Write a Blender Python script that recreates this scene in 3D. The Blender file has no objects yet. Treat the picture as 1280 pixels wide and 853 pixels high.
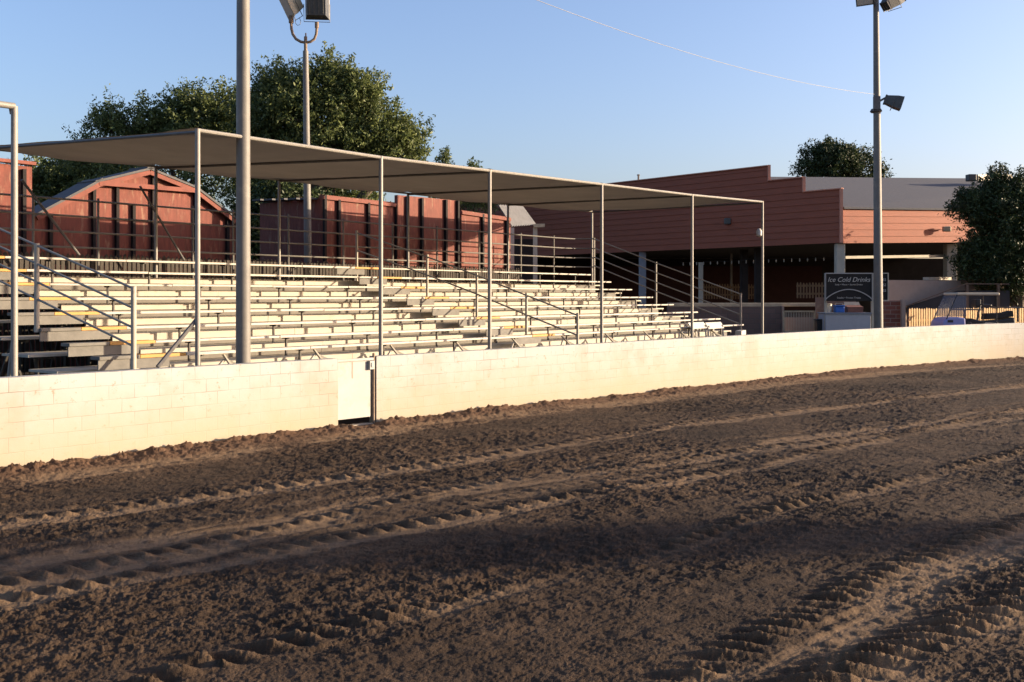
import bpy, math, random
import numpy as np
from mathutils import Vector, Matrix, noise as mnoise
R = math.radians
random.seed(7); rng = np.random.default_rng(7)
scene = bpy.context.scene
COL = scene.collection
CAM_Z = 2.3; HOR = 370.0; F = 1280.0
SUN_AZ, SUN_EL = 5.0, 9.8

# ------------------------------------------------------------------ surveying helpers
def tx(u): return (u - 640.0) / F
def zat(v, Y): return CAM_Z + (HOR - v) / F * Y
def at(u, v, Y): return Vector((tx(u) * Y, Y, zat(v, Y)))
_bl = math.hypot(.607, .794)
B = (.607 / _bl, .794 / _bl); BN = (-B[1], B[0])     # along the bleacher rows / away from the track
def SC(s, c, z): return Vector((s * B[0] + c * BN[0], s * B[1] + c * BN[1], z))
def on_c(u, c):
    t = tx(u); Y = c / (t * BN[0] + BN[1]); return t * Y, Y
def pc(u, v, c):
    X, Y = on_c(u, c); return Vector((X, Y, zat(v, Y)))
def s_of(u, c):
    X, Y = on_c(u, c); return X * B[0] + Y * B[1]

# ------------------------------------------------------------------ materials
def new_mat(name):
    m = bpy.data.materials.new(name); m.use_nodes = True
    nt = m.node_tree; bsdf = nt.nodes['Principled BSDF']
    return m, nt, bsdf
def N(nt, t, **kw):
    n = nt.nodes.new(t)
    for k, v in kw.items(): setattr(n, k, v)
    return n
def ramp(nt, stops):
    n = nt.nodes.new('ShaderNodeValToRGB'); e = n.color_ramp.elements
    while len(e) < len(stops): e.new(.5)
    for i, (p, c) in enumerate(stops):
        e[i].position = p; e[i].color = (*c, 1) if len(c) == 3 else c
    return n
def mat(name, col, rough=.7, var=.18, scale=6, metal=0, bump=.0, stain=None, stain_scale=3, stain_lo=.55, stain_hi=.75, stretch=None, spec=.4):
    m, nt, bs = new_mat(name); L = nt.links.new
    tc = N(nt, 'ShaderNodeTexCoord'); src = tc.outputs['Object']
    if stretch:
        mp = N(nt, 'ShaderNodeMapping'); mp.inputs['Scale'].default_value = stretch; L(src, mp.inputs['Vector']); src = mp.outputs['Vector']
    nz = N(nt, 'ShaderNodeTexNoise'); nz.inputs['Scale'].default_value = scale; nz.inputs['Detail'].default_value = 6; nz.inputs['Roughness'].default_value = .65
    L(src, nz.inputs['Vector'])
    lo = tuple(max(0, c * (1 - var)) for c in col); hi = tuple(min(1, c * (1 + var)) for c in col)
    rp = ramp(nt, [(.3, lo), (.7, hi)]); L(nz.outputs['Fac'], rp.inputs['Fac'])
    out = rp.outputs['Color']
    if stain:
        n2 = N(nt, 'ShaderNodeTexNoise'); n2.inputs['Scale'].default_value = stain_scale; n2.inputs['Detail'].default_value = 8; n2.inputs['Roughness'].default_value = .7
        L(src, n2.inputs['Vector'])
        r2 = ramp(nt, [(stain_lo, (0, 0, 0)), (stain_hi, (1, 1, 1))]); L(n2.outputs['Fac'], r2.inputs['Fac'])
        mx = N(nt, 'ShaderNodeMix', data_type='RGBA'); L(r2.outputs['Color'], mx.inputs[0]); L(out, mx.inputs[6]); mx.inputs[7].default_value = (*stain, 1)
        out = mx.outputs[2]
    L(out, bs.inputs['Base Color'])
    bs.inputs['Roughness'].default_value = rough; bs.inputs['Metallic'].default_value = metal
    bs.inputs['Specular IOR Level'].default_value = spec
    if bump:
        bp = N(nt, 'ShaderNodeBump'); bp.inputs['Strength'].default_value = bump; bp.inputs['Distance'].default_value = .02
        L(nz.outputs['Fac'], bp.inputs['Height']); L(bp.outputs['Normal'], bs.inputs['Normal'])
    return m

M = {}
M['steel'] = mat('galvanised_steel', (.21, .195, .17), .55, .12, 9, .1)
M['pole'] = mat('weathered_steel_pole', (.14, .13, .115), .6, .12, 5, .0, stain=(.22, .19, .16))
M['darksteel'] = mat('dark_steel', (.10, .095, .09), .55, .2, 8, .3)
M['whiteplank'] = mat('worn_white_plank', (.345, .32, .275), .6, .12, 4, stain=(.21, .18, .14), stain_lo=.54, stain_hi=.74, stain_scale=4)
M['cream'] = mat('cream_riser_paint', (.33, .30, .24), .7, .14, 3, stain=(.22, .19, .15), stain_lo=.58, stain_hi=.75)
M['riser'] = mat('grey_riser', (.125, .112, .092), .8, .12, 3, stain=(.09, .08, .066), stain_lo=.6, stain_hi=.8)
M['grey'] = mat('grey_plank', (.12, .112, .097), .75, .2, 5, stain=(.17, .155, .13), stain_lo=.62, stain_hi=.8)
M['yellow'] = mat('yellow_step_paint', (.38, .20, .045), .65, .12, 5, stain=(.30, .21, .11), stain_lo=.6, stain_hi=.8)
M['fabric'] = mat('tan_shade_cloth', (.24, .205, .16), .9, .1, 1.5, bump=.05)
def _thin(m, f):
    nt = m.node_tree; bs = nt.nodes['Principled BSDF']; tr = nt.nodes.new('ShaderNodeBsdfTranslucent'); mx = nt.nodes.new('ShaderNodeMixShader'); mx.inputs[0].default_value = f
    nt.links.new(bs.inputs['Base Color'].links[0].from_socket, tr.inputs['Color']); nt.links.new(bs.outputs[0], mx.inputs[1]); nt.links.new(tr.outputs[0], mx.inputs[2]); nt.links.new(mx.outputs[0], nt.nodes['Material Output'].inputs['Surface'])
_thin(M['fabric'], .10)
M['redpaint'] = mat('peeling_red_board', (.135, .036, .023), .8, .3, 4, stretch=(3, 3, .6), stain=(.24, .15, .095), stain_lo=.55, stain_hi=.72, stain_scale=2.6, bump=.15)
M['redtrim'] = mat('red_trim', (.155, .046, .03), .8, .2, 4)
M['redpost'] = mat('dark_red_post', (.009, .0055, .005), .85, .25, 5)  # near-black colour stands in for shade on and beside the wall posts
M['barnroof'] = mat('grey_barn_roof', (.05, .048, .05), .7, .25, 3, stretch=(1, 1, 4))
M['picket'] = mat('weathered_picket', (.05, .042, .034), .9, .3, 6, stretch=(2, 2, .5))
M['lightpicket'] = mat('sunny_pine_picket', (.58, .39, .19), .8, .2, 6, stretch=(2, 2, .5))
M['siding'] = mat('rust_red_siding', (.25, .070, .034), .75, .12, 1.6, stretch=(1, 1, 5), stain=(.215, .066, .038), stain_lo=.5, stain_hi=.7)
M['sidetrim'] = mat('pale_red_trim', (.50, .22, .14), .75, .1, 5)
M['shingle'] = mat('grey_shingle', (.055, .056, .066), .9, .2, 9, bump=.3)
M['beigepost'] = mat('beige_post', (.40, .36, .28), .7, .1, 4)
M['bluegrey'] = mat('blue_grey_post', (.20, .22, .25), .6, .1, 4)
M['beigewall'] = mat('beige_stucco', (.33, .245, .195), .9, .1, 3, bump=.1)
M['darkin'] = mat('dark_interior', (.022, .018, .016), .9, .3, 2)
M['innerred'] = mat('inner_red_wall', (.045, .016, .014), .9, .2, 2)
M['ledge'] = mat('cream_ledge', (.40, .33, .22), .7, .2, 5)
M['black'] = mat('black_board', (.010, .010, .010), .8, .2, 4)
M['blackplastic'] = mat('black_plastic', (.02, .02, .022), .4, .2, 4)
M['rubber'] = mat('rubber', (.02, .02, .02), .85, .2, 8)
M['chalk'] = mat('pale_lettering', (.45, .43, .38), .7, .05, 4)
M['whitepaint'] = mat('white_paint', (.38, .36, .33), .6, .06, 5, stain=(.28, .24, .19), stain_lo=.66, stain_hi=.8)
M['counter'] = mat('pale_counter_front', (.34, .35, .37), .7, .08, 4)
M['blue'] = mat('blue_cooler', (.02, .11, .42), .4, .1, 4)
M['bluecart'] = mat('periwinkle_paint', (.24, .25, .48), .3, .06, 3, spec=.6)
M['carttop'] = mat('cream_cart_roof', (.50, .42, .30), .6, .08, 4)
M['tent'] = mat('charcoal_awning', (.035, .033, .035), .9, .2, 2)
M['tentbar'] = mat('brown_awning_bar', (.12, .075, .05), .7, .1, 4)
M['lampgrey'] = mat('grey_floodlight', (.075, .075, .07), .5, .25, 10, .2)
M['lamptan'] = mat('tan_floodlight', (.46, .38, .25), .5, .12, 8, .1)
M['bracket'] = mat('brown_bracket_steel', (.055, .048, .04), .7, .2, 8)
M['railsteel'] = mat('dull_rail_steel', (.125, .115, .10), .6, .12, 8)  # darker copy of the steel, canopy shade on the guard rail put into colour
M['rust'] = mat('rusty_steel', (.21, .155, .11), .8, .3, 12, .2)
M['gatepaint'] = mat('cream_gate_sheet', (.30, .295, .275), .65, .08, 3, stain=(.27, .215, .15), stain_lo=.52, stain_hi=.75, stain_scale=2)
M['redstain'] = mat('red_paint_run', (.55, .20, .16), .7, .15, 8)
M['bark'] = mat('bark', (.10, .075, .055), .95, .3, 8, bump=.5)
M['wire'] = mat('wire', (.18, .17, .16), .6, .1, 4)
M['bulb'] = mat('white_bulb', (.45, .43, .38), .3, .05, 4)
M['concrete'] = mat('walkway_concrete', (.32, .27, .21), .9, .15, 2)

def glass(name, col, alpha=.5):
    m, nt, bs = new_mat(name)
    bs.inputs['Base Color'].default_value = (*col, 1); bs.inputs['Roughness'].default_value = .12
    nz = N(nt, 'ShaderNodeTexNoise'); nz.inputs['Scale'].default_value = 1.2; nz.inputs['Detail'].default_value = 1
    rp = ramp(nt, [(.3, (alpha - .08,) * 3), (.7, (alpha + .08,) * 3)]); nt.links.new(nz.outputs['Fac'], rp.inputs['Fac']); nt.links.new(rp.outputs['Color'], bs.inputs['Alpha'])
    return m
M['windscreen'] = glass('dusty_windscreen', (.16, .18, .23), .42)
M['lens'] = mat('lamp_lens', (.45, .40, .33), .12, .05, 3, spec=.7)

def brick_mat(name, c1, c2, mortar, w, h, ms, rough=.85):
    m, nt, bs = new_mat(name); L = nt.links.new
    uv = N(nt, 'ShaderNodeUVMap'); br = N(nt, 'ShaderNodeTexBrick')
    br.inputs['Scale'].default_value = 1; br.inputs['Brick Width'].default_value = w; br.inputs['Row Height'].default_value = h
    br.inputs['Mortar Size'].default_value = ms; br.inputs['Mortar Smooth'].default_value = .3; br.inputs['Bias'].default_value = 0
    br.inputs['Color1'].default_value = (*c1, 1); br.inputs['Color2'].default_value = (*c2, 1); br.inputs['Mortar'].default_value = (*mortar, 1)
    L(uv.outputs['UV'], br.inputs['Vector']); L(br.outputs['Color'], bs.inputs['Base Color'])
    bs.inputs['Roughness'].default_value = rough
    bp = N(nt, 'ShaderNodeBump'); bp.invert = True; bp.inputs['Strength'].default_value = .5; bp.inputs['Distance'].default_value = .01
    L(br.outputs['Fac'], bp.inputs['Height']); L(bp.outputs['Normal'], bs.inputs['Normal'])
    return m
M['innerpicket'] = mat('brown_picket', (.20, .12, .06), .8, .2, 6, stretch=(2, 2, .5))
M['redbrick'] = brick_mat('red_brick', (.23, .075, .05), (.16, .05, .035), (.26, .20, .16), .42, .16, .012)
M['darkbrick'] = brick_mat('brown_brick', (.15, .10, .085), (.12, .078, .065), (.10, .085, .075), .42, .2, .012)

def block_wall_mat():
    m, nt, bs = new_mat('painted_cinder_block'); L = nt.links.new
    uv = N(nt, 'ShaderNodeUVMap')
    # slightly wobbly joints
    nzw = N(nt, 'ShaderNodeTexNoise'); nzw.inputs['Scale'].default_value = 5; L(uv.outputs['UV'], nzw.inputs['Vector'])
    sub = N(nt, 'ShaderNodeVectorMath', operation='SUBTRACT'); L(nzw.outputs['Color'], sub.inputs[0]); sub.inputs[1].default_value = (.5, .5, .5)
    mul = N(nt, 'ShaderNodeVectorMath', operation='SCALE'); L(sub.outputs[0], mul.inputs[0]); mul.inputs['Scale'].default_value = .012
    add = N(nt, 'ShaderNodeVectorMath', operation='ADD'); L(uv.outputs['UV'], add.inputs[0]); L(mul.outputs[0], add.inputs[1])
    br = N(nt, 'ShaderNodeTexBrick'); br.inputs['Scale'].default_value = 1
    br.inputs['Brick Width'].default_value = .4; br.inputs['Row Height'].default_value = .2; br.inputs['Mortar Size'].default_value = .0055; br.inputs['Mortar Smooth'].default_value = .4
    br.inputs['Color1'].default_value = (.305, .312, .312, 1); br.inputs['Color2'].default_value = (.275, .278, .268, 1); br.inputs['Mortar'].default_value = (.12, .108, .09, 1)
    L(add.outputs[0], br.inputs['Vector'])
    # joints broken up: painted over in places
    nb = N(nt, 'ShaderNodeTexNoise'); nb.inputs['Scale'].default_value = 2.3; nb.inputs['Detail'].default_value = 5; L(uv.outputs['UV'], nb.inputs['Vector'])
    rb = ramp(nt, [(.40, (.10,) * 3), (.62, (1,) * 3)]); L(nb.outputs['Fac'], rb.inputs['Fac'])
    base = N(nt, 'ShaderNodeMix', data_type='RGBA'); L(rb.outputs['Color'], base.inputs[0]); base.inputs[6].default_value = (.300, .306, .302, 1); L(br.outputs['Color'], base.inputs[7])
    # patchy repainting: yellower and greyer areas
    np_ = N(nt, 'ShaderNodeTexNoise'); np_.inputs['Scale'].default_value = .9; np_.inputs['Detail'].default_value = 5; np_.inputs['Roughness'].default_value = .6; L(uv.outputs['UV'], np_.inputs['Vector'])
    rp_ = ramp(nt, [(.36, (.84, .83, .76)), (.50, (1, 1, 1)), (.62, (1, 1, 1)), (.74, (.90, .88, .83))]); L(np_.outputs['Fac'], rp_.inputs['Fac'])
    pat = N(nt, 'ShaderNodeMix', data_type='RGBA', blend_type='MULTIPLY'); pat.inputs[0].default_value = 1; L(base.outputs[2], pat.inputs[6]); L(rp_.outputs['Color'], pat.inputs[7]); base = pat
    # chips
    nc = N(nt, 'ShaderNodeTexNoise'); nc.inputs['Scale'].default_value = 7; nc.inputs['Detail'].default_value = 8; nc.inputs['Roughness'].default_value = .75; L(uv.outputs['UV'], nc.inputs['Vector'])
    rc = ramp(nt, [(.585, (0, 0, 0)), (.65, (1, 1, 1))]); L(nc.outputs['Fac'], rc.inputs['Fac'])
    chips = N(nt, 'ShaderNodeMix', data_type='RGBA'); L(rc.outputs['Color'], chips.inputs[0]); L(base.outputs[2], chips.inputs[6]); chips.inputs[7].default_value = (.20, .165, .12, 1)
    # splashed clay dust, thickest at the foot of the wall
    geo = N(nt, 'ShaderNodeNewGeometry'); sep = N(nt, 'ShaderNodeSeparateXYZ'); L(geo.outputs['Position'], sep.inputs[0])
    ns = N(nt, 'ShaderNodeTexNoise'); ns.inputs['Scale'].default_value = 1.6; ns.inputs['Detail'].default_value = 7; ns.inputs['Roughness'].default_value = .7; L(uv.outputs['UV'], ns.inputs['Vector'])
    mz = N(nt, 'ShaderNodeMath', operation='MULTIPLY_ADD'); L(ns.outputs['Fac'], mz.inputs[0]); mz.inputs[1].default_value = -.9; L(sep.outputs['Z'], mz.inputs[2])
    mr = N(nt, 'ShaderNodeMapRange'); L(mz.outputs[0], mr.inputs[0]); mr.inputs[1].default_value = -.45; mr.inputs[2].default_value = .75; mr.inputs[3].default_value = 1.0; mr.inputs[4].default_value = 0
    dust = N(nt, 'ShaderNodeMix', data_type='RGBA'); L(mr.outputs[0], dust.inputs[0]); L(chips.outputs[2], dust.inputs[6]); dust.inputs[7].default_value = (.285, .235, .16, 1)
    L(dust.outputs[2], bs.inputs['Base Color']); bs.inputs['Roughness'].default_value = .8
    inv = N(nt, 'ShaderNodeMath', operation='MULTIPLY_ADD'); L(br.outputs['Fac'], inv.inputs[0]); inv.inputs[1].default_value = -.7; L(nc.outputs['Fac'], inv.inputs[2])
    bp = N(nt, 'ShaderNodeBump'); bp.inputs['Strength'].default_value = .35; bp.inputs['Distance'].default_value = .01
    L(inv.outputs[0], bp.inputs['Height']); L(bp.outputs['Normal'], bs.inputs['Normal'])
    return m
M['block'] = block_wall_mat()

def leaf_mat(name, dark, light, trans=.25):
    m, nt, bs = new_mat(name); L = nt.links.new
    at_ = N(nt, 'ShaderNodeAttribute', attribute_name='shade')
    rp = ramp(nt, [(0, dark), (1, light)]); L(at_.outputs['Fac'], rp.inputs['Fac']); L(rp.outputs['Color'], bs.inputs['Base Color'])
    bs.inputs['Roughness'].default_value = .55; bs.inputs['Specular IOR Level'].default_value = .3
    tr = N(nt, 'ShaderNodeBsdfTranslucent'); L(rp.outputs['Color'], tr.inputs['Color'])
    mx = N(nt, 'ShaderNodeMixShader'); mx.inputs[0].default_value = trans
    L(bs.outputs[0], mx.inputs[1]); L(tr.outputs[0], mx.inputs[2]); L(mx.outputs[0], nt.nodes['Material Output'].inputs['Surface'])
    return m
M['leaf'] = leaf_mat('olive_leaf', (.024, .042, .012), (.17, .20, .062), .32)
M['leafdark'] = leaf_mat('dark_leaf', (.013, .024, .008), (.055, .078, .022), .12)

# ------------------------------------------------------------------ object helpers
BASE = {}
def tag(o, label=None, cat=None, group=None, kind=None):
    if label: o['label'] = label
    if cat: o['category'] = cat
    if group: o['group'] = group
    if kind: o['kind'] = kind
    return o
def thing(name, loc, label, cat, group=None):
    o = bpy.data.objects.new(name, None); COL.objects.link(o); o.location = loc
    o.empty_display_size = .3
    BASE[o.name] = Vector(loc); return tag(o, label, cat, group)
class MB:
    scale = None      # (pivot, factor): enlarge everything built while it is set
    def __init__(s): s.v = []; s.f = []; s.uv = None
    def poly(s, pts):
        b = len(s.v); s.v += [Vector(p) for p in pts]; s.f.append(tuple(range(b, b + len(pts))))
    def hexa(s, p):   # 8 points: bottom 4 (ccw), top 4
        b = len(s.v); s.v += [Vector(q) for q in p]
        s.f += [tuple(b + i for i in f) for f in ((3, 2, 1, 0), (4, 5, 6, 7), (0, 1, 5, 4), (1, 2, 6, 5), (2, 3, 7, 6), (3, 0, 4, 7))]; return s
    def box(s, x0, x1, y0, y1, z0, z1):
        return s.hexa([(x0, y0, z0), (x1, y0, z0), (x1, y1, z0), (x0, y1, z0), (x0, y0, z1), (x1, y0, z1), (x1, y1, z1), (x0, y1, z1)])
    def sc(s, s0, s1, c0, c1, z0, z1):
        return s.hexa([SC(s0, c0, z0), SC(s1, c0, z0), SC(s1, c1, z0), SC(s0, c1, z0), SC(s0, c0, z1), SC(s1, c0, z1), SC(s1, c1, z1), SC(s0, c1, z1)])
    def obox(s, a, b, w, z0, z1):     # wall-like box from a to b (2D), thickness w to the left
        a = Vector(a[:2]); b = Vector(b[:2]); d = (b - a).normalized(); n = Vector((-d.y, d.x)) * w
        return s.hexa([(*a, z0), (*b, z0), (*(b + n), z0), (*(a + n), z0), (*a, z1), (*b, z1), (*(b + n), z1), (*(a + n), z1)])
    def bar(s, a, b, w, h=None, up=Vector((0, 0, 1))):
        a = Vector(a); b = Vector(b); h = h or w; d = (b - a).normalized()
        if abs(d.dot(up)) > .99: up = Vector((0, 1, 0))
        x = d.cross(up).normalized() * w / 2; y = x.cross(d).normalized() * h / 2
        return s.hexa([a - x - y, a + x - y, b + x - y, b - x - y, a - x + y, a + x + y, b + x + y, b - x + y])
    def tube(s, pts, r, n=8, cap=True):
        pts = [Vector(p) for p in pts]; rs = r if isinstance(r, (list, tuple)) else [r] * len(pts)
        b0 = len(s.v); ref = None
        for i, p in enumerate(pts):
            d = ((pts[i + 1] if i + 1 < len(pts) else p) - (pts[i - 1] if i else p)).normalized()
            if ref is None:
                ref = d.cross(Vector((0, 0, 1)) if abs(d.z) < .9 else Vector((0, 1, 0))).normalized()
            x = (ref - d * ref.dot(d)).normalized(); y = d.cross(x); ref = x
            for k in range(n):
                an = 2 * math.pi * k / n; s.v.append(p + (x * math.cos(an) + y * math.sin(an)) * rs[i])
        for i in range(len(pts) - 1):
            for k in range(n):
                a = b0 + i * n + k; b = b0 + i * n + (k + 1) % n
                s.f.append((a, b, b + n, a + n))
        if cap:
            s.f.append(tuple(b0 + k for k in reversed(range(n)))); e = b0 + (len(pts) - 1) * n; s.f.append(tuple(e + k for k in range(n)))
        return s
    def lathe(s, c, prof, n=16):      # vertical axis at c: [(r, z)...]
        return s.tube([Vector((c[0], c[1], z)) for r, z in prof], [r for r, z in prof], n)
    def prism(s, pts, off):           # polygon extruded by vector
        off = Vector(off); b = len(s.v); n = len(pts); s.v += [Vector(p) for p in pts] + [Vector(p) + off for p in pts]
        s.f.append(tuple(range(b, b + n))); s.f.append(tuple(reversed(range(b + n, b + 2 * n))))
        for i in range(n): j = (i + 1) % n; s.f.append((b + j, b + i, b + n + i, b + n + j))
        return s
    def build(s, name, material, parent=None, smooth=False, bevel=0):
        if MB.scale: s.v = [MB.scale[0] + (v - MB.scale[0]) * MB.scale[1] for v in s.v]
        me = bpy.data.meshes.new(name)
        if parent is not None: base = BASE[parent.name]
        else:
            xs = [v.x for v in s.v]; ys = [v.y for v in s.v]; zs = [v.z for v in s.v]
            base = Vector(((min(xs) + max(xs)) / 2, (min(ys) + max(ys)) / 2, min(zs)))
        me.from_pydata([tuple(v - base) for v in s.v], [], s.f); me.update()
        import bmesh
        bm = bmesh.new(); bm.from_mesh(me); bmesh.ops.recalc_face_normals(bm, faces=bm.faces); bm.to_mesh(me); bm.free()
        o = bpy.data.objects.new(name, me); COL.objects.link(o); me.materials.append(material)
        if smooth:
            for p in me.polygons: p.use_smooth = True
            try: me.set_sharp_from_angle(angle=R(40))
            except Exception: pass
        if parent is not None: o.parent = parent
        else: o.location = base
        BASE[o.name] = base
        if bevel:
            md = o.modifiers.new('bevel', 'BEVEL'); md.width = bevel; md.segments = 2; md.limit_method = 'ANGLE'
        return o
def box_uv(o):
    """metric box projection: u along the horizontal, v up"""
    me = o.data; uv = me.uv_layers.new(name='UVMap'); base = BASE[o.name]
    for p in me.polygons:
        n = p.normal
        for li in p.loop_indices:
            co = me.vertices[me.loops[li].vertex_index].co + base
            if abs(n.z) > .7: uv.data[li].uv = (co.x, co.y)
            elif abs(n.x) > abs(n.y): uv.data[li].uv = (co.y, co.z)
            else: uv.data[li].uv = (co.x, co.z)

# ------------------------------------------------------------------ numpy noise
def _hash(ix, iy, seed):
    h = (ix.astype(np.int64) * 374761393 + iy.astype(np.int64) * 668265263 + seed * 1442695041) & 0xffffffff
    h = ((h ^ (h >> 13)) * 1274126177) & 0xffffffff
    return ((h ^ (h >> 16)) & 0xffffff) / float(0x1000000)
def vnoise(x, y, seed=0):
    ix = np.floor(x); iy = np.floor(y); fx = x - ix; fy = y - iy
    fx = fx * fx * fx * (fx * (fx * 6 - 15) + 10); fy = fy * fy * fy * (fy * (fy * 6 - 15) + 10)
    a = _hash(ix, iy, seed); b = _hash(ix + 1, iy, seed); c = _hash(ix, iy + 1, seed); d = _hash(ix + 1, iy + 1, seed)
    return a + (b - a) * fx + (c - a) * fy + (a - b - c + d) * fx * fy
def fbm(x, y, seed=0, oct=4, gain=.5):
    t = 0; amp = 1; tot = 0
    for i in range(oct):
        t = t + amp * vnoise(x, y, seed + i * 17); tot += amp; amp *= gain; x = x * 2.03 + 7.1; y = y * 2.03 + 3.7
    return t / tot
def lumps(x, y, cell, seed, dens=.6):
    """rounded clods: one bump per occupied cell"""
    gx = x / cell; gy = y / cell; ix = np.floor(gx); iy = np.floor(gy); best = np.zeros_like(x)
    for dx in (-1, 0, 1):
        for dy in (-1, 0, 1):
            cx = ix + dx; cy = iy + dy
            on = _hash(cx, cy, seed + 5) < dens
            px = cx + _hash(cx, cy, seed); py = cy + _hash(cx, cy, seed + 1); r = .3 + .55 * _hash(cx, cy, seed + 2)
            d2 = ((gx - px) ** 2 + (gy - py) ** 2) / (r * r)
            best = np.maximum(best, np.where(on, np.sqrt(np.clip(1 - d2, 0, 1)) * r, 0))
    return best
def sstep(a, b, x):
    t = np.clip((x - a) / (b - a), 0, 1); return t * t * (3 - 2 * t)

# ------------------------------------------------------------------ wall path (front face), plan
def gp(u, v): Y = CAM_Z * F / (v - HOR); return (tx(u) * Y, Y)
WALL = [(-15.5, 3.2), (-11.0, 8.45), gp(0, 589), gp(480, 528.5), gp(860, 486), gp(1100, 461), gp(1280, 448), (27.5, 40.6), (38, 40.5), (50, 37)]
WTOP = [1.215, 1.215, 1.22, 1.21, 1.245, 1.27, 1.30, 1.33, 1.35, 1.35]
def catmull(P, k=14):
    P = np.array(P, float); out = []
    Q = np.vstack([2 * P[0] - P[1], P, 2 * P[-1] - P[-2]])
    for i in range(1, len(Q) - 2):
        for j in range(k):
            t = j / k; a, b, c, d = Q[i - 1], Q[i], Q[i + 1], Q[i + 2]
            out.append(.5 * (2 * b + (c - a) * t + (2 * a - 5 * b + 4 * c - d) * t * t + (-a + 3 * b - 3 * c + d) * t ** 3))
    out.append(Q[-2]); return np.array(out)
WP = catmull([(x, y, z) for (x, y), z in zip(WALL, WTOP)])
WS = np.concatenate([[0], np.cumsum(np.hypot(np.diff(WP[:, 0]), np.diff(WP[:, 1])))])
def wall_at(s): return np.array([np.interp(s, WS, WP[:, i]) for i in range(3)])
def wall_s(u):
    us = 640 + F * WP[:, 0] / np.maximum(WP[:, 1], .1); k = WP[:, 1] > 2
    return float(np.interp(u, us[k], WS[k]))
GA, GB = wall_s(422.5), wall_s(470.5)

# ------------------------------------------------------------------ GROUND
ang = R(43); D = (math.cos(ang), math.sin(ang)); NN = (-D[1], D[0])
def pq(x, y): return x * D[0] + y * D[1], x * NN[0] + y * NN[1]
def track_fn(px):
    pts = np.array([pq(*gp(u, v)) for u, v in px]); pts = pts[np.argsort(pts[:, 0])]
    # extend straight on both sides
    a = pts[0] - (pts[1] - pts[0]) / np.linalg.norm(pts[1] - pts[0]) * 12; b = pts[-1] + (pts[-1] - pts[-2]) / np.linalg.norm(pts[-1] - pts[-2]) * 12
    pts = np.vstack([a, pts, b]); cp = catmull(pts, 8); return cp[:, 0], cp[:, 1]
TRK = {
 't1': [(905, 905), (1000, 853), (1140, 793), (1280, 735)],
 't2': [(760, 905), (860, 853), (1000, 775), (1120, 712), (1280, 655)],
 't3': [(100, 900), (200, 853), (400, 796), (560, 752), (700, 712), (840, 684), (960, 640), (1100, 607), (1280, 566)],
 't4': [(0, 752), (160, 722), (330, 690), (480, 663), (620, 640), (760, 613), (900, 588), (1080, 552), (1280, 512)],
 't5': [(0, 712), (200, 672), (400, 640), (560, 612), (700, 592), (820, 570), (960, 553)],
 't6': [(0, 655), (200, 630), (400, 602), (600, 572), (840, 534), (1060, 508), (1280, 482)],
 't6b': [(400, 655), (600, 612), (760, 588), (900, 570), (1100, 545)],
 't7': [(0, 606), (200, 580), (400, 552), (600, 525), (860, 495), (1100, 468), (1280, 455)],
}
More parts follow.
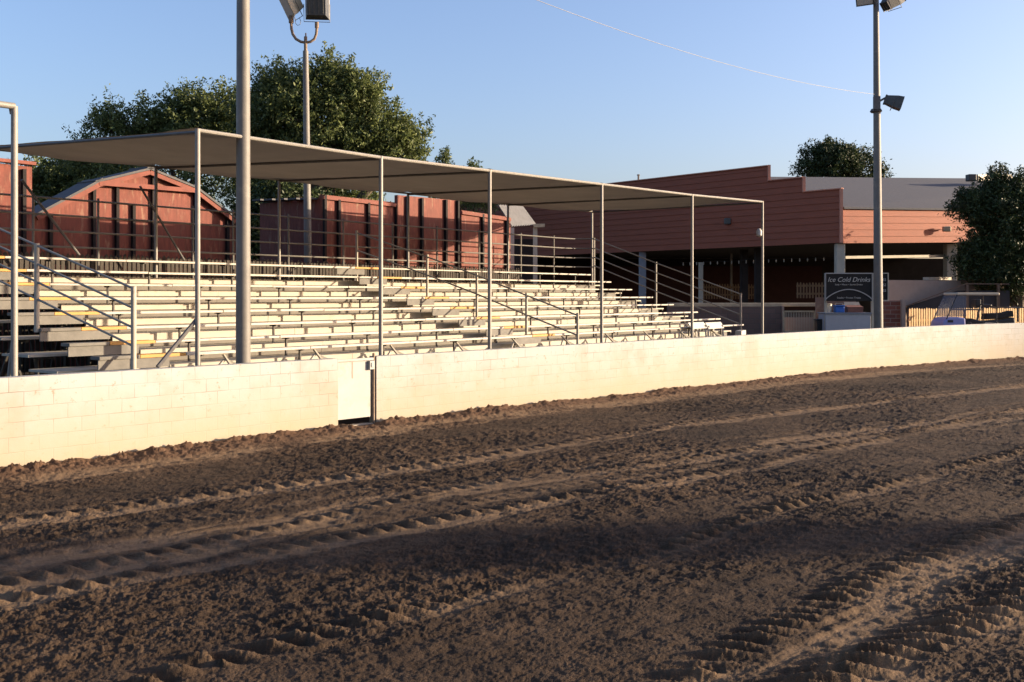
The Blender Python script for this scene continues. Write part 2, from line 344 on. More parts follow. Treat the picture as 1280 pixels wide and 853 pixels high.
def build_ground():
    Yr = [3.6]
    while Yr[-1] < 78:
        y = Yr[-1]; Yr.append(y * (1.0026 if y < 16 else 1.0034 if y < 45 else 1.012))
    Y = np.array(Yr)
    kc = np.concatenate([np.linspace(-1.5, -.6, 220, endpoint=False), np.linspace(-.6, .6, 980), np.linspace(.6, 1.5, 221)[1:]])
    YY, KK = np.meshgrid(Y, kc, indexing='ij'); X = (KK * YY).ravel(); Yv = YY.ravel()
    p, q = pq(X, Yv)
    wp, wq = pq(WP[:, 0], WP[:, 1]); o = np.argsort(wp); dist = np.interp(p, wp[o], wq[o]) - q
    dist_t = dist * .99
    on = sstep(-.02, .25, dist_t)                     # in front of the wall
    far = np.clip((Yv - 14) / 30, 0, 1)
    z = .06 * (fbm(X * .35, Yv * .35, 3, 3) - .5) * on
    rough = .55 + .75 * sstep(.32, .7, fbm(p * .35, q * .9, 11, 3))
    # harrowed grooves that run with the track
    groove = fbm(p * .9, q * 7, 21, 4, .55) - .5
    fine = fbm(X * 8 + 1.5 * fbm(X * 3, Yv * 3, 35, 2), Yv * 9, 31, 5, .70) - .5
    crumb = np.abs(fbm(X * 23, Yv * 23, 37, 4, .72) - .5)
    cmask = sstep(.42, .62, fbm(X * .8, Yv * .8, 43, 3)); clod = (.020 * lumps(X, Yv, .062, 41, .35) + .036 * lumps(X + .05 * fine, Yv + .05 * crumb, .13, 47, .12)) * (.25 + .75 * cmask)
    tan = np.zeros_like(X); flat = np.zeros_like(X); lugz = np.zeros_like(X); red = np.zeros_like(X)
    warp = (fbm(p * 1.2, q * 1.2, 61, 3) - .5) * 1.3
    brk = fbm(p * .6, q * 1.5, 71, 4); streak = fbm(p * .9 + warp, q * 13, 73, 3) - .5; grit = lumps(X, Yv, .10, 75, .16)
    def strip(name, e0, w, strength, soft=.5):
        tp, tq = TRK[name + '_f']; e = q - np.interp(p, tp, tq) - e0 + warp * .16 + .5 * (fbm(p * 5, q * 9, 63, 3) - .5) * w
        return strength * (1 - sstep(w * (1 - soft), w * (1 + soft * .6), np.abs(e))), e
    def lug_row(name, e0, w, spacing, hgt, seed, slant=.6):
        tp, tq = TRK[name + '_f']; e = q - np.interp(p, tp, tq) - e0
        ph = (p + slant * e + .05 * (fbm(p * 2, q * 0, seed, 2) - .5)) / spacing; fr = ph - np.floor(ph)
        amp = .55 + .75 * _hash(np.floor(ph), np.zeros_like(ph), seed)
        prof = np.where(fr < .62, np.sin(np.pi * np.clip(fr / .62, 0, 1)) ** 1.5, -.5 * np.sin(np.pi * np.clip((fr - .62) / .38, 0, 1)))
        env = np.exp(-(np.abs(e) / w) ** 3)
        keep = sstep(.24, .40, fbm(p * .45, q * .2 + seed, seed + 3, 3))
        return hgt * prof * amp * env * (.25 + .75 * keep), env * keep * np.clip(prof, 0, 1)
    for k in list(TRK): TRK[k + '_f'] = track_fn(TRK[k])
    def add(t, amt, flt):
        nonlocal tan, flat
        tan = np.maximum(tan, amt * t); flat = np.maximum(flat, flt * t)
    for nm, e0, w, st, fl in (('t1', -.38, .30, .70, .9), ('t2', -.30, .30, .80, .85), ('t3', -.10, .13, .45, .8), ('t4', -.16, .16, .65, .8), ('t4', .42, .12, .45, .6),
                              ('t5', 0, .26, .75, .85), ('t5', .55, .12, .35, .5), ('t6', -.1, .22, .75, .8), ('t6', .35, .10, .4, .5), ('t6b', 0, .24, .70, .8), ('t6b', -.5, .12, .4, .5), ('t7', .0, .36, .80, .92)):
        s_, e = strip(nm, e0, w, 1.0); br2 = sstep(.34, .58, brk + .30 * (st - .45) + .35 * streak); add(s_ * (.12 + .88 * br2), st, fl * .72)
    for nm, e0, w, sp, hg, sd, sl in (('t1', -.10, .19, .235, .062, 101, .9), ('t2', .06, .15, .215, .055, 102, .7), ('t3', .05, .12, .225, .058, 103, .6),
                                      ('t4', .06, .11, .23, .048, 104, .6), ('t4', .52, .09, .22, .02, 112, .5), ('t6', .12, .10, .24, .040, 105, .5), ('t6b', .25, .09, .22, .034, 106, .5), ('t5', .55, .09, .22, .02, 107, .5)):
        lz, lt = lug_row(nm, e0, w, sp, hg, sd, sl); lugz = lugz + lz; tan = np.maximum(tan, .38 * lt); flat = np.maximum(flat, .55 * np.clip(np.abs(lz) / max(hg, .01), 0, 1))
    sm = 1 - flat
    z = z + on * (lugz * (.85 + .6 * crumb) + .35 * np.clip(np.abs(lugz) / .05, 0, 1) * (.05 * fine + .02 * crumb) - .022 * flat + (1 - .72 * flat) * (.030 * groove * rough + .050 * fine * rough + .040 * crumb * rough) + (1 - .8 * flat) * clod * .38 * rough)
    # spoil thrown up against the foot of the wall
    bn = fbm(p * 1.1, q * 0 + 3, 81, 4)
    gw0, gw1 = wall_at(GA), wall_at(GB); gmx = (gw0[0] + gw1[0]) / 2; gmy = (gw0[1] + gw1[1]) / 2; clear = 1 - np.exp(-(((X - gmx) ** 2 + (Yv - gmy) ** 2) / .42 ** 2) ** 2)
    berm = clear * np.exp(-np.clip(dist_t, 0, 9) / (.16 + .25 * bn)) * (.03 + .13 * bn + .12 * (fine + .2))
    bz = (dist_t < 1.4) & (dist_t > -.2)
    cl2 = np.zeros_like(X); cl2[bz] = (.07 * lumps(X[bz], Yv[bz], .15, 91, .25) + .04 * lumps(X[bz], Yv[bz], .075, 93, .5)) * (.5 + 2.2 * crumb[bz])
    edge = np.exp(-(np.clip(dist_t, 0, 9) / .50) ** 2)
    z = z + on * (berm + clear * cl2 * edge * (.5 + bn))
    tan = np.clip(tan * (.75 + .9 * np.clip(fine + .35, 0, 1)) + .45 * np.clip(streak - .12, 0, 1) * (1 - flat), 0, 1) * (1 - .5 * np.clip(grit * 3, 0, 1)); z = z + on * flat * .03 * grit
    red = np.exp(-(np.clip(dist_t - .2, -9, 9) / 1.1) ** 2) * .8
    z = np.where(dist_t < -.05, -.01, z)
    out = sstep(60, 76, Yv); z = z * (1 - out) - .1 * out
    n0, n1 = len(Y), len(kc)
    me = bpy.data.meshes.new('dirt_track')
    me.vertices.add(n0 * n1); co = np.empty((n0 * n1, 3), np.float32); co[:, 0] = X; co[:, 1] = Yv; co[:, 2] = z
    me.vertices.foreach_set('co', co.ravel())
    i = np.arange(n0 - 1)[:, None] * n1 + np.arange(n1 - 1)[None, :]
    quads = np.stack([i, i + 1, i + 1 + n1, i + n1], -1).reshape(-1, 4).astype(np.int32)
    me.loops.add(quads.size); me.polygons.add(len(quads))
    me.loops.foreach_set('vertex_index', quads.ravel()); me.polygons.foreach_set('loop_start', np.arange(0, quads.size, 4, dtype=np.int32))
    me.polygons.foreach_set('use_smooth', np.ones(len(quads), bool))
    me.update(calc_edges=True); me.validate()
    at_ = me.attributes.new('soil', 'FLOAT_COLOR', 'POINT')
    c4 = np.ones((n0 * n1, 4), np.float32); c4[:, 0] = np.clip(tan, 0, 1); c4[:, 1] = np.clip(red, 0, 1); c4[:, 2] = on
    at_.data.foreach_set('color', c4.ravel())
    o = bpy.data.objects.new('dirt_track', me); COL.objects.link(o); o['kind'] = 'structure'
    m, nt, bs = new_mat('harrowed_clay'); L = nt.links.new
    a = N(nt, 'ShaderNodeAttribute', attribute_name='soil'); sp = N(nt, 'ShaderNodeSeparateColor'); L(a.outputs['Color'], sp.inputs[0])
    geo = N(nt, 'ShaderNodeNewGeometry')
    n1_ = N(nt, 'ShaderNodeTexNoise'); n1_.inputs['Scale'].default_value = 2.2; n1_.inputs['Detail'].default_value = 9; n1_.inputs['Roughness'].default_value = .7; L(geo.outputs['Position'], n1_.inputs['Vector'])
    r1 = ramp(nt, [(.3, (.032, .0205, .0125)), (.55, (.056, .0365, .0225)), (.75, (.088, .060, .039))]); L(n1_.outputs['Fac'], r1.inputs['Fac'])
    npx = N(nt, 'ShaderNodeTexNoise'); npx.inputs['Scale'].default_value = .45; npx.inputs['Detail'].default_value = 4; L(geo.outputs['Position'], npx.inputs['Vector'])
    rpx = ramp(nt, [(.35, (.62, .62, .64)), (.65, (1.25, 1.22, 1.18))]); L(npx.outputs['Fac'], rpx.inputs['Fac'])
    mpx = N(nt, 'ShaderNodeMix', data_type='RGBA', blend_type='MULTIPLY'); mpx.inputs[0].default_value = 1; L(r1.outputs['Color'], mpx.inputs[6]); L(rpx.outputs['Color'], mpx.inputs[7])
    n2 = N(nt, 'ShaderNodeTexNoise'); n2.inputs['Scale'].default_value = 14; n2.inputs['Detail'].default_value = 6; L(geo.outputs['Position'], n2.inputs['Vector'])
    mx1 = N(nt, 'ShaderNodeMix', data_type='RGBA'); L(sp.outputs[1], mx1.inputs[0]); L(mpx.outputs[2], mx1.inputs[6]); mx1.inputs[7].default_value = (.115, .066, .040, 1)
    tm = N(nt, 'ShaderNodeMath', operation='MULTIPLY_ADD'); L(n2.outputs['Fac'], tm.inputs[0]); tm.inputs[1].default_value = .8; tm.inputs[2].default_value = .45
    tm2 = N(nt, 'ShaderNodeMath', operation='MULTIPLY', use_clamp=True); L(tm.outputs[0], tm2.inputs[0]); L(sp.outputs[0], tm2.inputs[1])
    mx2 = N(nt, 'ShaderNodeMix', data_type='RGBA'); L(tm2.outputs[0], mx2.inputs[0]); L(mx1.outputs[2], mx2.inputs[6]); mx2.inputs[7].default_value = (.20, .132, .078, 1)
    L(mx2.outputs[2], bs.inputs['Base Color']); bs.inputs['Roughness'].default_value = .95; bs.inputs['Specular IOR Level'].default_value = .15
    n3 = N(nt, 'ShaderNodeTexNoise'); n3.inputs['Scale'].default_value = 55; n3.inputs['Detail'].default_value = 5; n3.inputs['Roughness'].default_value = .7; L(geo.outputs['Position'], n3.inputs['Vector'])
    bp = N(nt, 'ShaderNodeBump'); bp.inputs['Strength'].default_value = 1.0; bp.inputs['Distance'].default_value = .018; L(n3.outputs['Fac'], bp.inputs['Height']); L(bp.outputs['Normal'], bs.inputs['Normal'])
    me.materials.append(m)
build_ground()
g = MB(); n = 64
g.poly([(3000 * math.cos(2 * math.pi * i / n), 3000 * math.sin(2 * math.pi * i / n), -.16) for i in range(n)])
o = g.build('ground', mat('outer_ground', (.13, .095, .066), .95, .25, .3)); tag(o, kind='structure')

# ------------------------------------------------------------------ BLOCK WALL + GATE
def wall_piece(name, s0, s1, label):
    ss = np.linspace(s0, s1, max(2, int((s1 - s0) / .5))); mb = MB(); uvs = []
    P = [wall_at(s) for s in ss]; Tn = []
    for s in ss:
        a = wall_at(s - .3); b = wall_at(s + .3); d = b - a; l = math.hypot(d[0], d[1]); Tn.append((-d[1] / l, d[0] / l))
    def q(i, off, z): return (P[i][0] + Tn[i][0] * off, P[i][1] + Tn[i][1] * off, z)
    for i in range(len(ss) - 1):
        j = i + 1; u0, u1 = ss[i], ss[j]; h0, h1 = P[i][2], P[j][2]
        mb.poly([q(i, 0, -.14), q(j, 0, -.14), q(j, 0, h1), q(i, 0, h0)]); uvs += [(u0, -.14 - h0), (u1, -.14 - h1), (u1, 0), (u0, 0)]
        mb.poly([q(i, 0, h0), q(j, 0, h1), q(j, .2, h1), q(i, .2, h0)]); uvs += [(u0, .0), (u1, .0), (u1, .19), (u0, .19)]
        mb.poly([q(j, .2, -.14), q(i, .2, -.14), q(i, .2, h0), q(j, .2, h1)]); uvs += [(u1, -.14 - h1), (u0, -.14 - h0), (u0, 0), (u1, 0)]
    for i, fl in ((0, 1), (len(ss) - 1, 0)):
        pts = [q(i, 0, -.14), q(i, .2, -.14), q(i, .2, P[i][2]), q(i, 0, P[i][2])]; uu = [(0, -.14 - P[i][2]), (.2, -.14 - P[i][2]), (.2, 0), (0, 0)]
        if fl: pts.reverse(); uu.reverse()
        mb.poly(pts); uvs += uu
    me = bpy.data.meshes.new(name); xs = np.array([tuple(v) for v in mb.v]); base = Vector((*xs[:, :2].mean(0), -.14))
    me.from_pydata([tuple(v - base) for v in mb.v], [], mb.f); uv = me.uv_layers.new(name='UVMap')
    for k, t in enumerate(uvs): uv.data[k].uv = t
    me.update(); me.materials.append(M['block']); o = bpy.data.objects.new(name, me); COL.objects.link(o); o.location = base
    tag(o, label, 'wall'); return o
wall_piece('block_wall', .3, GA, 'short painted cinder block wall running out of the picture left of the metal gate')
wall_piece('block_wall', GB, WS[-1] - .5, 'long painted cinder block wall curving away right of the metal gate')
# gate
ga, gb = wall_at(GA), wall_at(GB); gd = Vector((gb[0] - ga[0], gb[1] - ga[1], 0)).normalized(); gn = Vector((-gd.y, gd.x, 0)); G0 = Vector((ga[0], ga[1], 0)); GL = GB - GA
def gpt(a, off, z): return G0 + gd * a + gn * off + Vector((0, 0, z))
gt = thing('track_gate', G0 + gd * GL / 2, 'cream sheet metal gate hung in the gap of the block wall', 'gate')
def gbox(mb, a0, a1, o0, o1, z0, z1):
    return mb.hexa([gpt(a0, o0, z0), gpt(a1, o0, z0), gpt(a1, o1, z0), gpt(a0, o1, z0), gpt(a0, o0, z1), gpt(a1, o0, z1), gpt(a1, o1, z1), gpt(a0, o1, z1)])
pan = gbox(MB(), .015, GL - .10, .05, .075, .13, 1.14).build('panel', M['gatepaint'], gt, bevel=.004)
gbox(MB(), .0, GL - .03, .02, .07, 1.142, 1.19).build('top_bar', M['gatepaint'], gt, bevel=.006)
hb = gbox(gbox(MB(), GL - .16, GL - .05, -.01, .055, .98, 1.135), GL - .13, GL - .08, -.022, -.008, 1.02, 1.1).build('latch_box', M['gatepaint'], gt, bevel=.005)
gbox(MB(), GL * .40, GL * .40 + .02, .0455, .049, .84, 1.13).build('paint_run', M['redstain'], gt)
ps = MB(); ps.tube([gpt(GL - .035, .04, -.1), gpt(GL - .035, .04, 1.27)], .024, 10); ps.build('gate_post', M['rust'], gt, smooth=True)
ps = MB(); gbox(ps, .0, GL - .08, .0, .16, -.1, .015); ps.build('threshold', M['concrete'], gt)

# ------------------------------------------------------------------ BLEACHERS
C1, RUN = 14.72, .87
ZR = [1.357, 1.54, 1.76, 2.01, 2.27, 2.545, 2.82, 3.10]
SA, SE = 8.65, 32.0
AIS = [(8.65, 9.35, 10.2), (19.25, 19.9, 20.85)]       # grey from, yellow from, yellow to
bl = thing('bleachers', SC(20, 17.5, 0), 'eight row white plank bleachers with yellow aisle treads behind the block wall', 'bleachers')
jit = lambda a: random.uniform(-a, a)
sup = MB()     # T shaped bracket, one mesh shared by all copies
sup.sc(-.07, .07, -.02, .0, -.06, -.046); sup.sc(-.016, .016, -.02, .02, -.40, -.046); sup.sc(-.02, .02, -.1, .1, -.075, -.0465)
base_sup = None
tri = 0
for k in range(8):
    c = C1 + RUN * k; z = ZR[k]; zf = z - .40
    # seat plank in lengths, yellow over the aisles
    m = MB(); cuts = [10.2, 12.9, 15.6, 18.0, 19.9]
    for a, b in zip(cuts[:-1], cuts[1:]): m.sc(a + .006, b - .006, c - .125 + jit(.006), c + .125, z - .045 + jit(.004), z + jit(.005))
    cuts = [20.85, 23.6, 26.4, 29.2, SE - .15 + jit(.1)]
    for a, b in zip(cuts[:-1], cuts[1:]): m.sc(a + .006, b - .006, c - .125 + jit(.006), c + .125, z - .045 + jit(.004), z + jit(.005))
    m.build('seat', M['whiteplank'], bl, bevel=.006)
    for (g0, y0, y1) in AIS:
        m = MB().sc(y0 + .003, y1 - .003, c - .13, c + .13, z - .05, z + .004); y = m.build('aisle_tread', M['yellow'], bl, bevel=.006); y['label'] = 'yellow painted plank where the aisle climbs'
    m = MB().sc(SA, 9.347, c - .13, c + .13, z - .05, z + .003); m.build('aisle_tread', M['grey'], bl, bevel=.006)
    # foot plank + riser
    m = MB()
    cuts = [SA - .42, 11.4, 14.2, 17.0, 19.8, 22.6, 25.4, 28.2, SE + jit(.15)]
    for a, b in zip(cuts[:-1], cuts[1:]):
        m.sc(a + .004, b - .004, c - .52, c - .27, zf - .04, zf); m.sc(a + .004, b - .004, c - .262, c - .02, zf - .04, zf); m.sc(a + .004, b - .004, c - .012, c + RUN - .53, zf - .04, zf - .002)
    m.build('foot_plank', M['cream'], bl)
    zl = (ZR[k - 1] - .40 if k else zf - .22) + .004
    for a, b in ((10.2, 14.4), (14.4, 19.3), (19.3, 24.6), (24.6, 28.4), (28.4, 30.3)):
        MB().sc(a + .004, b - .004, c - .546 + jit(.003), c - .522, zf - .125, zf + .003).build('nosing_board', M['cream'], bl)
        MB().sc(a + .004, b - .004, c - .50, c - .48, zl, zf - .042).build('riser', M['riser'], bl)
    for a, b in ((SA, 9.9), (AIS[1][0], AIS[1][2] - .56), (30.304, SE - .4)): MB().sc(a, b, c - .10 if a != 30.304 else c - .49, c - .075 if a != 30.304 else c - .47, z - .21 if a != 30.304 else zl, z - .053 if a != 30.304 else zf - .042).build('aisle_panel', M['grey'], bl)
    # T brackets
    ss = [10.55 + 1.1 * ((k * .37) % 1) + 2.2 * i for i in range(10)]
    for s in ss:
        if s > SE - .2: continue
        if base_sup is None:
            base_sup = MB(); base_sup.v = [Vector(v) + SC(s, c, z) for v in sup.v]; base_sup.f = sup.f
            base_sup = base_sup.build('seat_bracket', M['bracket'], bl); o0 = Vector(SC(s, c, z))
        else:
            q = base_sup.copy(); COL.objects.link(q); q.parent = bl; q.location = SC(s, c, z) - o0
# under-frames
for i in range(13):
    s = SA + .05 + i * 1.94; m = MB()
    for k in range(0, 8):
        c = C1 + RUN * k; m.bar(SC(s, c + .1, -.1), SC(s, c + .1, ZR[k] - .445), .05); m.bar(SC(s, c - .45, ZR[k] - .47), SC(s, c + .33, ZR[k] - .47), .045)
        if k: m.bar(SC(s, c - RUN + .1, .15 if k % 2 else ZR[k - 1] - .56), SC(s, c + .1, ZR[k] - .56 if k % 2 else .15), .035)
    m.bar(SC(s, C1 - .3, .12), SC(s, C1 + 7 * RUN + .2, .12), .05, .05)
    m.build('under_frame', M['bracket'], bl)
for i in range(10):
    s = 11.0 + i * 2.05; m = MB()
    m.bar(SC(s, C1 - .4, .98), SC(s, C1 - .05, 1.29), .035); m.bar(SC(s - .42, C1 - .3, 1.0), SC(s - .02, C1 - .1, 1.2), .035); m.bar(SC(s + .42, C1 - .3, 1.0), SC(s + .02, C1 - .1, 1.2), .035)
    m.build('front_brace', M['cream'], bl)
# aisle hand rails
def prail(parent, pts, r=.024, material='steel', name='rail'):
    return MB().tube(pts, r, 8).build(name, M[material], parent, smooth=True)
def hrail(name_label, posts, nrail, gap, rr=.022, pr=.032, over=None):
    """posts: list of (top Vector, bottom z)"""
    h = thing_part('hand_rail', bl)
    return h
def rail_set(posts, offs, r=.021, pr=.033, mats=('cream', 'steel'), name='hand_rail', ext=0.0):
    tops = [Vector(p) for p, zb in posts]
    m = MB()
    for i, dz in enumerate(offs):
        pts = [t - Vector((0, 0, dz)) for t in tops]
        if ext: d = (pts[0] - pts[1]).normalized(); pts = [pts[0] + d * ext] + pts
        m.tube(pts, r, 8)
    root = m.build(name, M[mats[1]], bl, smooth=True)
    for (p, zb) in posts:
        MB().tube([Vector((p[0], p[1], zb)), Vector(p) + Vector((0, 0, .035))], pr, 10).build('rail_post', M[mats[0]], root, smooth=True)
    return root
# left end guard: four sloping rails, two stout posts
p46 = pc(46, 307, C1 + 2 * RUN - .02); p167 = pc(167, 361, C1 - .62)
zs = p46.z - p167.z
far = p46 + (p46 - p167) * 2.55
rail_set([(far, far.z - 1.4), (p46, ZR[2] - .06), (p167, .2)], (.0, .30, .60, .88), .02, .042)
# middle aisle: two rails
mp = [(446, 290, C1 + 7 * RUN + .1), (534, 320, C1 + 4.6 * RUN), (596, 343, C1 + 2.65 * RUN), (658, 368, C1 + .75 * RUN), (722, 393, C1 - .66)]
mid = []
for u, v, c in mp:
    P = pc(u, v, c); kk = max(0, min(7, int((c - C1) / RUN + .3))); mid.append((P, ZR[kk] - .42))
rail_set(mid, (.03, .52), .021, .035)
# ------------------------------------------------ back and right guard rail
CB = C1 + 7 * RUN + .62
zt = lambda s: 4.42
m = MB(); gp_ = []
corner = [(6.2, CB), (30.9, CB), (31.75, CB - .12), (32.15, CB - .7)]
for dz in (0, .36, .71, 1.05):
    m.tube([SC(s, c, 4.42 - dz) for s, c in corner], .023, 8)
gr = m.build('guard_rail', M['railsteel'], bl, smooth=True)
for s in (7.0, 9.9, 11.2, 12.7, 15.2, 16.4, 18.2, 20.2, 22.2, 24.2, 26.3, 28.6, 30.6):
    MB().tube([SC(s, CB + .045, 2.4), SC(s, CB + .045, 4.5)], .028, 8).build('rail_post', M['railsteel'], gr, smooth=True)
e0 = SC(32.15, CB - .7, 4.42); e1 = pc(820, 329, C1 + 3.7 * RUN); e2 = pc(926, 368, C1 - .1)
rail_set([(e0, 2.4), (e1, 1.2), (e2, .1)], (0, .34, .68, 1.0), .021, .035, ('steel', 'steel'), 'end_rail')

# ------------------------------------------------------------------ SHADE CANOPY
CF, CK = 13.88, C1 + 7 * RUN + .12
fu = [(247, 163), (476, 197), (612, 213.5), (752, 230.5), (865, 244), (953, 252.5)]
front = [pc(u, v, CF) for u, v in fu]
bu = [(195, 208.5), (349, 225), (510, 242), (635, 255.5), (740, 264.5)]
back = [pc(u, v, CK) for u, v in bu]
b0 = SC(front[0].x * B[0] + front[0].y * B[1] - .1, CK, back[0].z - .02); back = [b0] + back
cp = thing('shade_canopy', SC(20, 17, 0), 'long tan shade cloth canopy on slim steel posts over the bleachers', 'canopy')
m = MB()
prev = None
NU, NV = 12, 14
verts = []; fcs = []
for i in range(5):
    for a in range(NU + (1 if i == 4 else 0)):
        t = a / NU
        for b in range(NV + 1):
            w = b / NV
            P = front[i].lerp(front[i + 1], t).lerp(back[i].lerp(back[i + 1], t), w)
            sag = .16 * math.sin(math.pi * t) * (.35 + .65 * math.sin(math.pi * w)) + .03 * math.sin(math.pi * w)
            if b == 0: sag = .03 * math.sin(math.pi * t) + .02 * abs(math.sin(math.pi * t * 6))
            if b == NV: sag = .10 * math.sin(math.pi * t)
            verts.append(P + Vector((0, 0, .035 - sag + .02 * mnoise.noise(P * 1.7) + .012 * mnoise.noise(Vector((P.x * 5, P.y * 1.2, 0))))))
m.v = verts
rows = len(verts) // (NV + 1)
for i in range(rows - 1):
    for b in range(NV): q = i * (NV + 1) + b; m.f.append((q, q + 1, q + NV + 2, q + NV + 1))
cl = m.build('cloth', M['fabric'], cp, smooth=True)
MB().tube(front, .032, 8).build('front_pipe', M['steel'], cp, smooth=True)
MB().tube(back, .028, 8).build('back_pipe', M['steel'], cp, smooth=True)
for i in range(6):
    MB().tube([front[i] - Vector((0, 0, .03)), back[i] - Vector((0, 0, .03))], .028, 8).build('rafter', M['darksteel'], cp, smooth=True)
    f = front[i]; MB().tube([(f.x, f.y, -.1), (f.x, f.y, f.z + .02)], .042, 10).build('post', M['steel'], cp, smooth=True)
    f = back[i]; MB().tube([(f.x, f.y, 1.6), (f.x, f.y, f.z)], .038, 10).build('post', M['steel'], cp, smooth=True)
MB().tube([pc(27, 225, CK), pc(99, 319, CK)], .03, 8).build('brace', M['darksteel'], cp, smooth=True)
MB().tube([pc(175, 233, CK), pc(230, 325, CK)], .026, 8).build('brace', M['darksteel'], cp, smooth=True)
MB().tube([pc(247, 398, CF + .05), pc(197, 459, CF + .05)], .035, 8).build('brace', M['darksteel'], cp, smooth=True)
lp = front[5]; q = Vector((lp.x, lp.y, zat(291, lp.y)))
MB().lathe((q.x - .12, q.y - .05), [(.03, q.z - .14), (.09, q.z - .1), (.1, q.z + .05), (.04, q.z + .13)], 10).build('lamp', M['whitepaint'], cp, smooth=True)
# neighbouring bare frame on the left
P = pc(18, 133, CF); fr = thing('canopy_frame', (P.x, P.y, 0), 'bare steel pipe canopy frame without cloth at the left edge', 'frame')
MB().tube([(P.x, P.y, -.1), (P.x, P.y, P.z)], .045, 10).build('post', M['steel'], fr, smooth=True)
MB().tube([P, P + Vector((-B[0], -B[1], -.01)) * 7], .045, 10).build('front_pipe', M['steel'], fr, smooth=True)
P2 = P + Vector((-B[0], -B[1], 0)) * 6.9
MB().tube([(P2.x, P2.y, -.1), (P2.x, P2.y, P2.z)], .045, 10).build('post', M['steel'], fr, smooth=True)
MB().tube([(P.x, P.y, zat(412, P.y)), (P.x - .28, P.y + .15, 0)], .03, 8).build('brace', M['steel'], fr, smooth=True)
MB().tube([P + Vector((-.03, .02, .0)), P + Vector((-.02, .03, -.1))], .055, 10).build('elbow', M['rust'], fr, smooth=True)

# ------------------------------------------------------------------ LIGHT POLES
def flood(parent, c, aim, w, h, d, material, name='floodlight', taper=.62):
    """tapered lamp housing with lens and yoke, centre c, facing aim"""
    aim = Vector(aim).normalized(); r = aim.cross(Vector((0, 0, 1))).normalized(); up = r.cross(aim); c = Vector(c)
    def q(a, b, e): return c + r * a + up * b + aim * e
    m = MB(); t = taper
    ring = [[q(-w / 2 * k, -h / 2 * k, e), q(w / 2 * k, -h / 2 * k, e), q(w / 2 * k, h / 2 * k, e), q(-w / 2 * k, h / 2 * k, e)] for k, e in ((t, -d / 2), (.95, d * .15), (1.0, d * .45), (1.06, d / 2))]
    for a, b in zip(ring[:-1], ring[1:]):
        for i in range(4): j = (i + 1) % 4; m.poly([a[i], a[j], b[j], b[i]])
    m.poly(ring[0][::-1]); m.poly(ring[-1])
    for k in range(4): m.hexa([q(-w * .3 + k * w * .2 - .008, -h * .36, -d * .56), q(-w * .3 + k * w * .2 + .008, -h * .36, -d * .56), q(-w * .3 + k * w * .2 + .008, -h * .36, -d * .45), q(-w * .3 + k * w * .2 - .008, -h * .36, -d * .45), q(-w * .3 + k * w * .2 - .008, h * .36, -d * .56), q(-w * .3 + k * w * .2 + .008, h * .36, -d * .56), q(-w * .3 + k * w * .2 + .008, h * .36, -d * .45), q(-w * .3 + k * w * .2 - .008, h * .36, -d * .45)])
    o = m.build(name, M[material], parent, bevel=.045)
    m = MB(); m.hexa([q(-w * .45, -h * .45, d * .505), q(w * .45, -h * .45, d * .505), q(w * .45, h * .45, d * .505), q(-w * .45, h * .45, d * .505), q(-w * .45, -h * .45, d * .52), q(w * .45, -h * .45, d * .52), q(w * .45, h * .45, d * .52), q(-w * .45, h * .45, d * .52)])
    m.build('lens', M['lens'], o)
    MB().tube([q(-w * .56, 0, 0), q(-w * .56, -h * .62, -d * .02), q(w * .56, -h * .62, -d * .02), q(w * .56, 0, 0)], .012, 6).build('yoke', M['darksteel'], o)
    return o
# big grey pole at the wall
X, Y = on_c(304, CF + .05)
lp1 = thing('light_pole', (X, Y, 0), 'thick grey steel pole standing close behind the wall in front of the canopy', 'light pole', 'floodlight poles')
MB().lathe((X, Y), [(.122, -.1), (.120, 2), (.108, 7), (.085, 14)], 28).build('shaft', M['pole'], lp1, smooth=True)
MB().bar((X - 1.1, Y, 13.6), (X + 1.1, Y, 13.6), .1).build('crossarm', M['steel'], lp1)
for dx in (-.9, 0, .9): flood(lp1, (X + dx, Y - .1, 14.0), (.3, -1, -.5), .55, .5, .5, 'lampgrey')
BIGP = (X, Y)
# twin lamp pole behind the canopy
X, Y = on_c(386.5, 23.2); Xt = tx(382) * Y
lp2 = thing('light_pole', (X, Y, 0), 'slim grey pole behind the canopy topped by two floodlights on a curved arm', 'light pole', 'floodlight poles')
zt_ = zat(64, Y)
m = MB(); m.tube([(X, Y, -.1), ((X + Xt) / 2, Y, zt_ / 2), (Xt, Y, zt_)], [.125, .11, .082], 14); m.build('shaft', M['pole'], lp2, smooth=True)
pt = lambda u, v, dy=0: at(u, v, Y) + Vector((0, dy, 0))
m = MB(); m.tube([pt(382, 66), pt(382, 46)], .05, 10); m.tube([pt(382.3, 50), pt(382.2, 41.5)], .02, 6)
arm = [pt(364, 28), pt(364.3, 36), pt(366, 43), pt(370, 49), pt(376, 52.5), pt(382, 53.5), pt(388, 52.5), pt(393, 49), pt(395.3, 43), pt(396, 36), pt(396, 30)]
m.tube(arm, .042, 10); m.tube([pt(364, 29), pt(364, 20)], .075, 10); m.tube([pt(396, 35), pt(396, 28)], .06, 10); m.build('lamp_arm', M['rust'], lp2, smooth=True)
# lamp with a slanting body, seen from its side
fl1 = flood(lp2, pt(363.5, 1.5), Vector((-.55, -.35, -.35)), .50, .86, .42, 'lamptan', taper=.72)
fl2 = flood(lp2, pt(396, 5.5), Vector((-.10, 1, .20)), .68, .82, .50, 'lampgrey', taper=.80)
MB().tube([pt(374, 22), pt(376, 27), pt(375, 31), pt(372, 32), pt(369.5, 29.5), pt(369, 25)], .008, 6).build('cable', M['darksteel'], lp2)
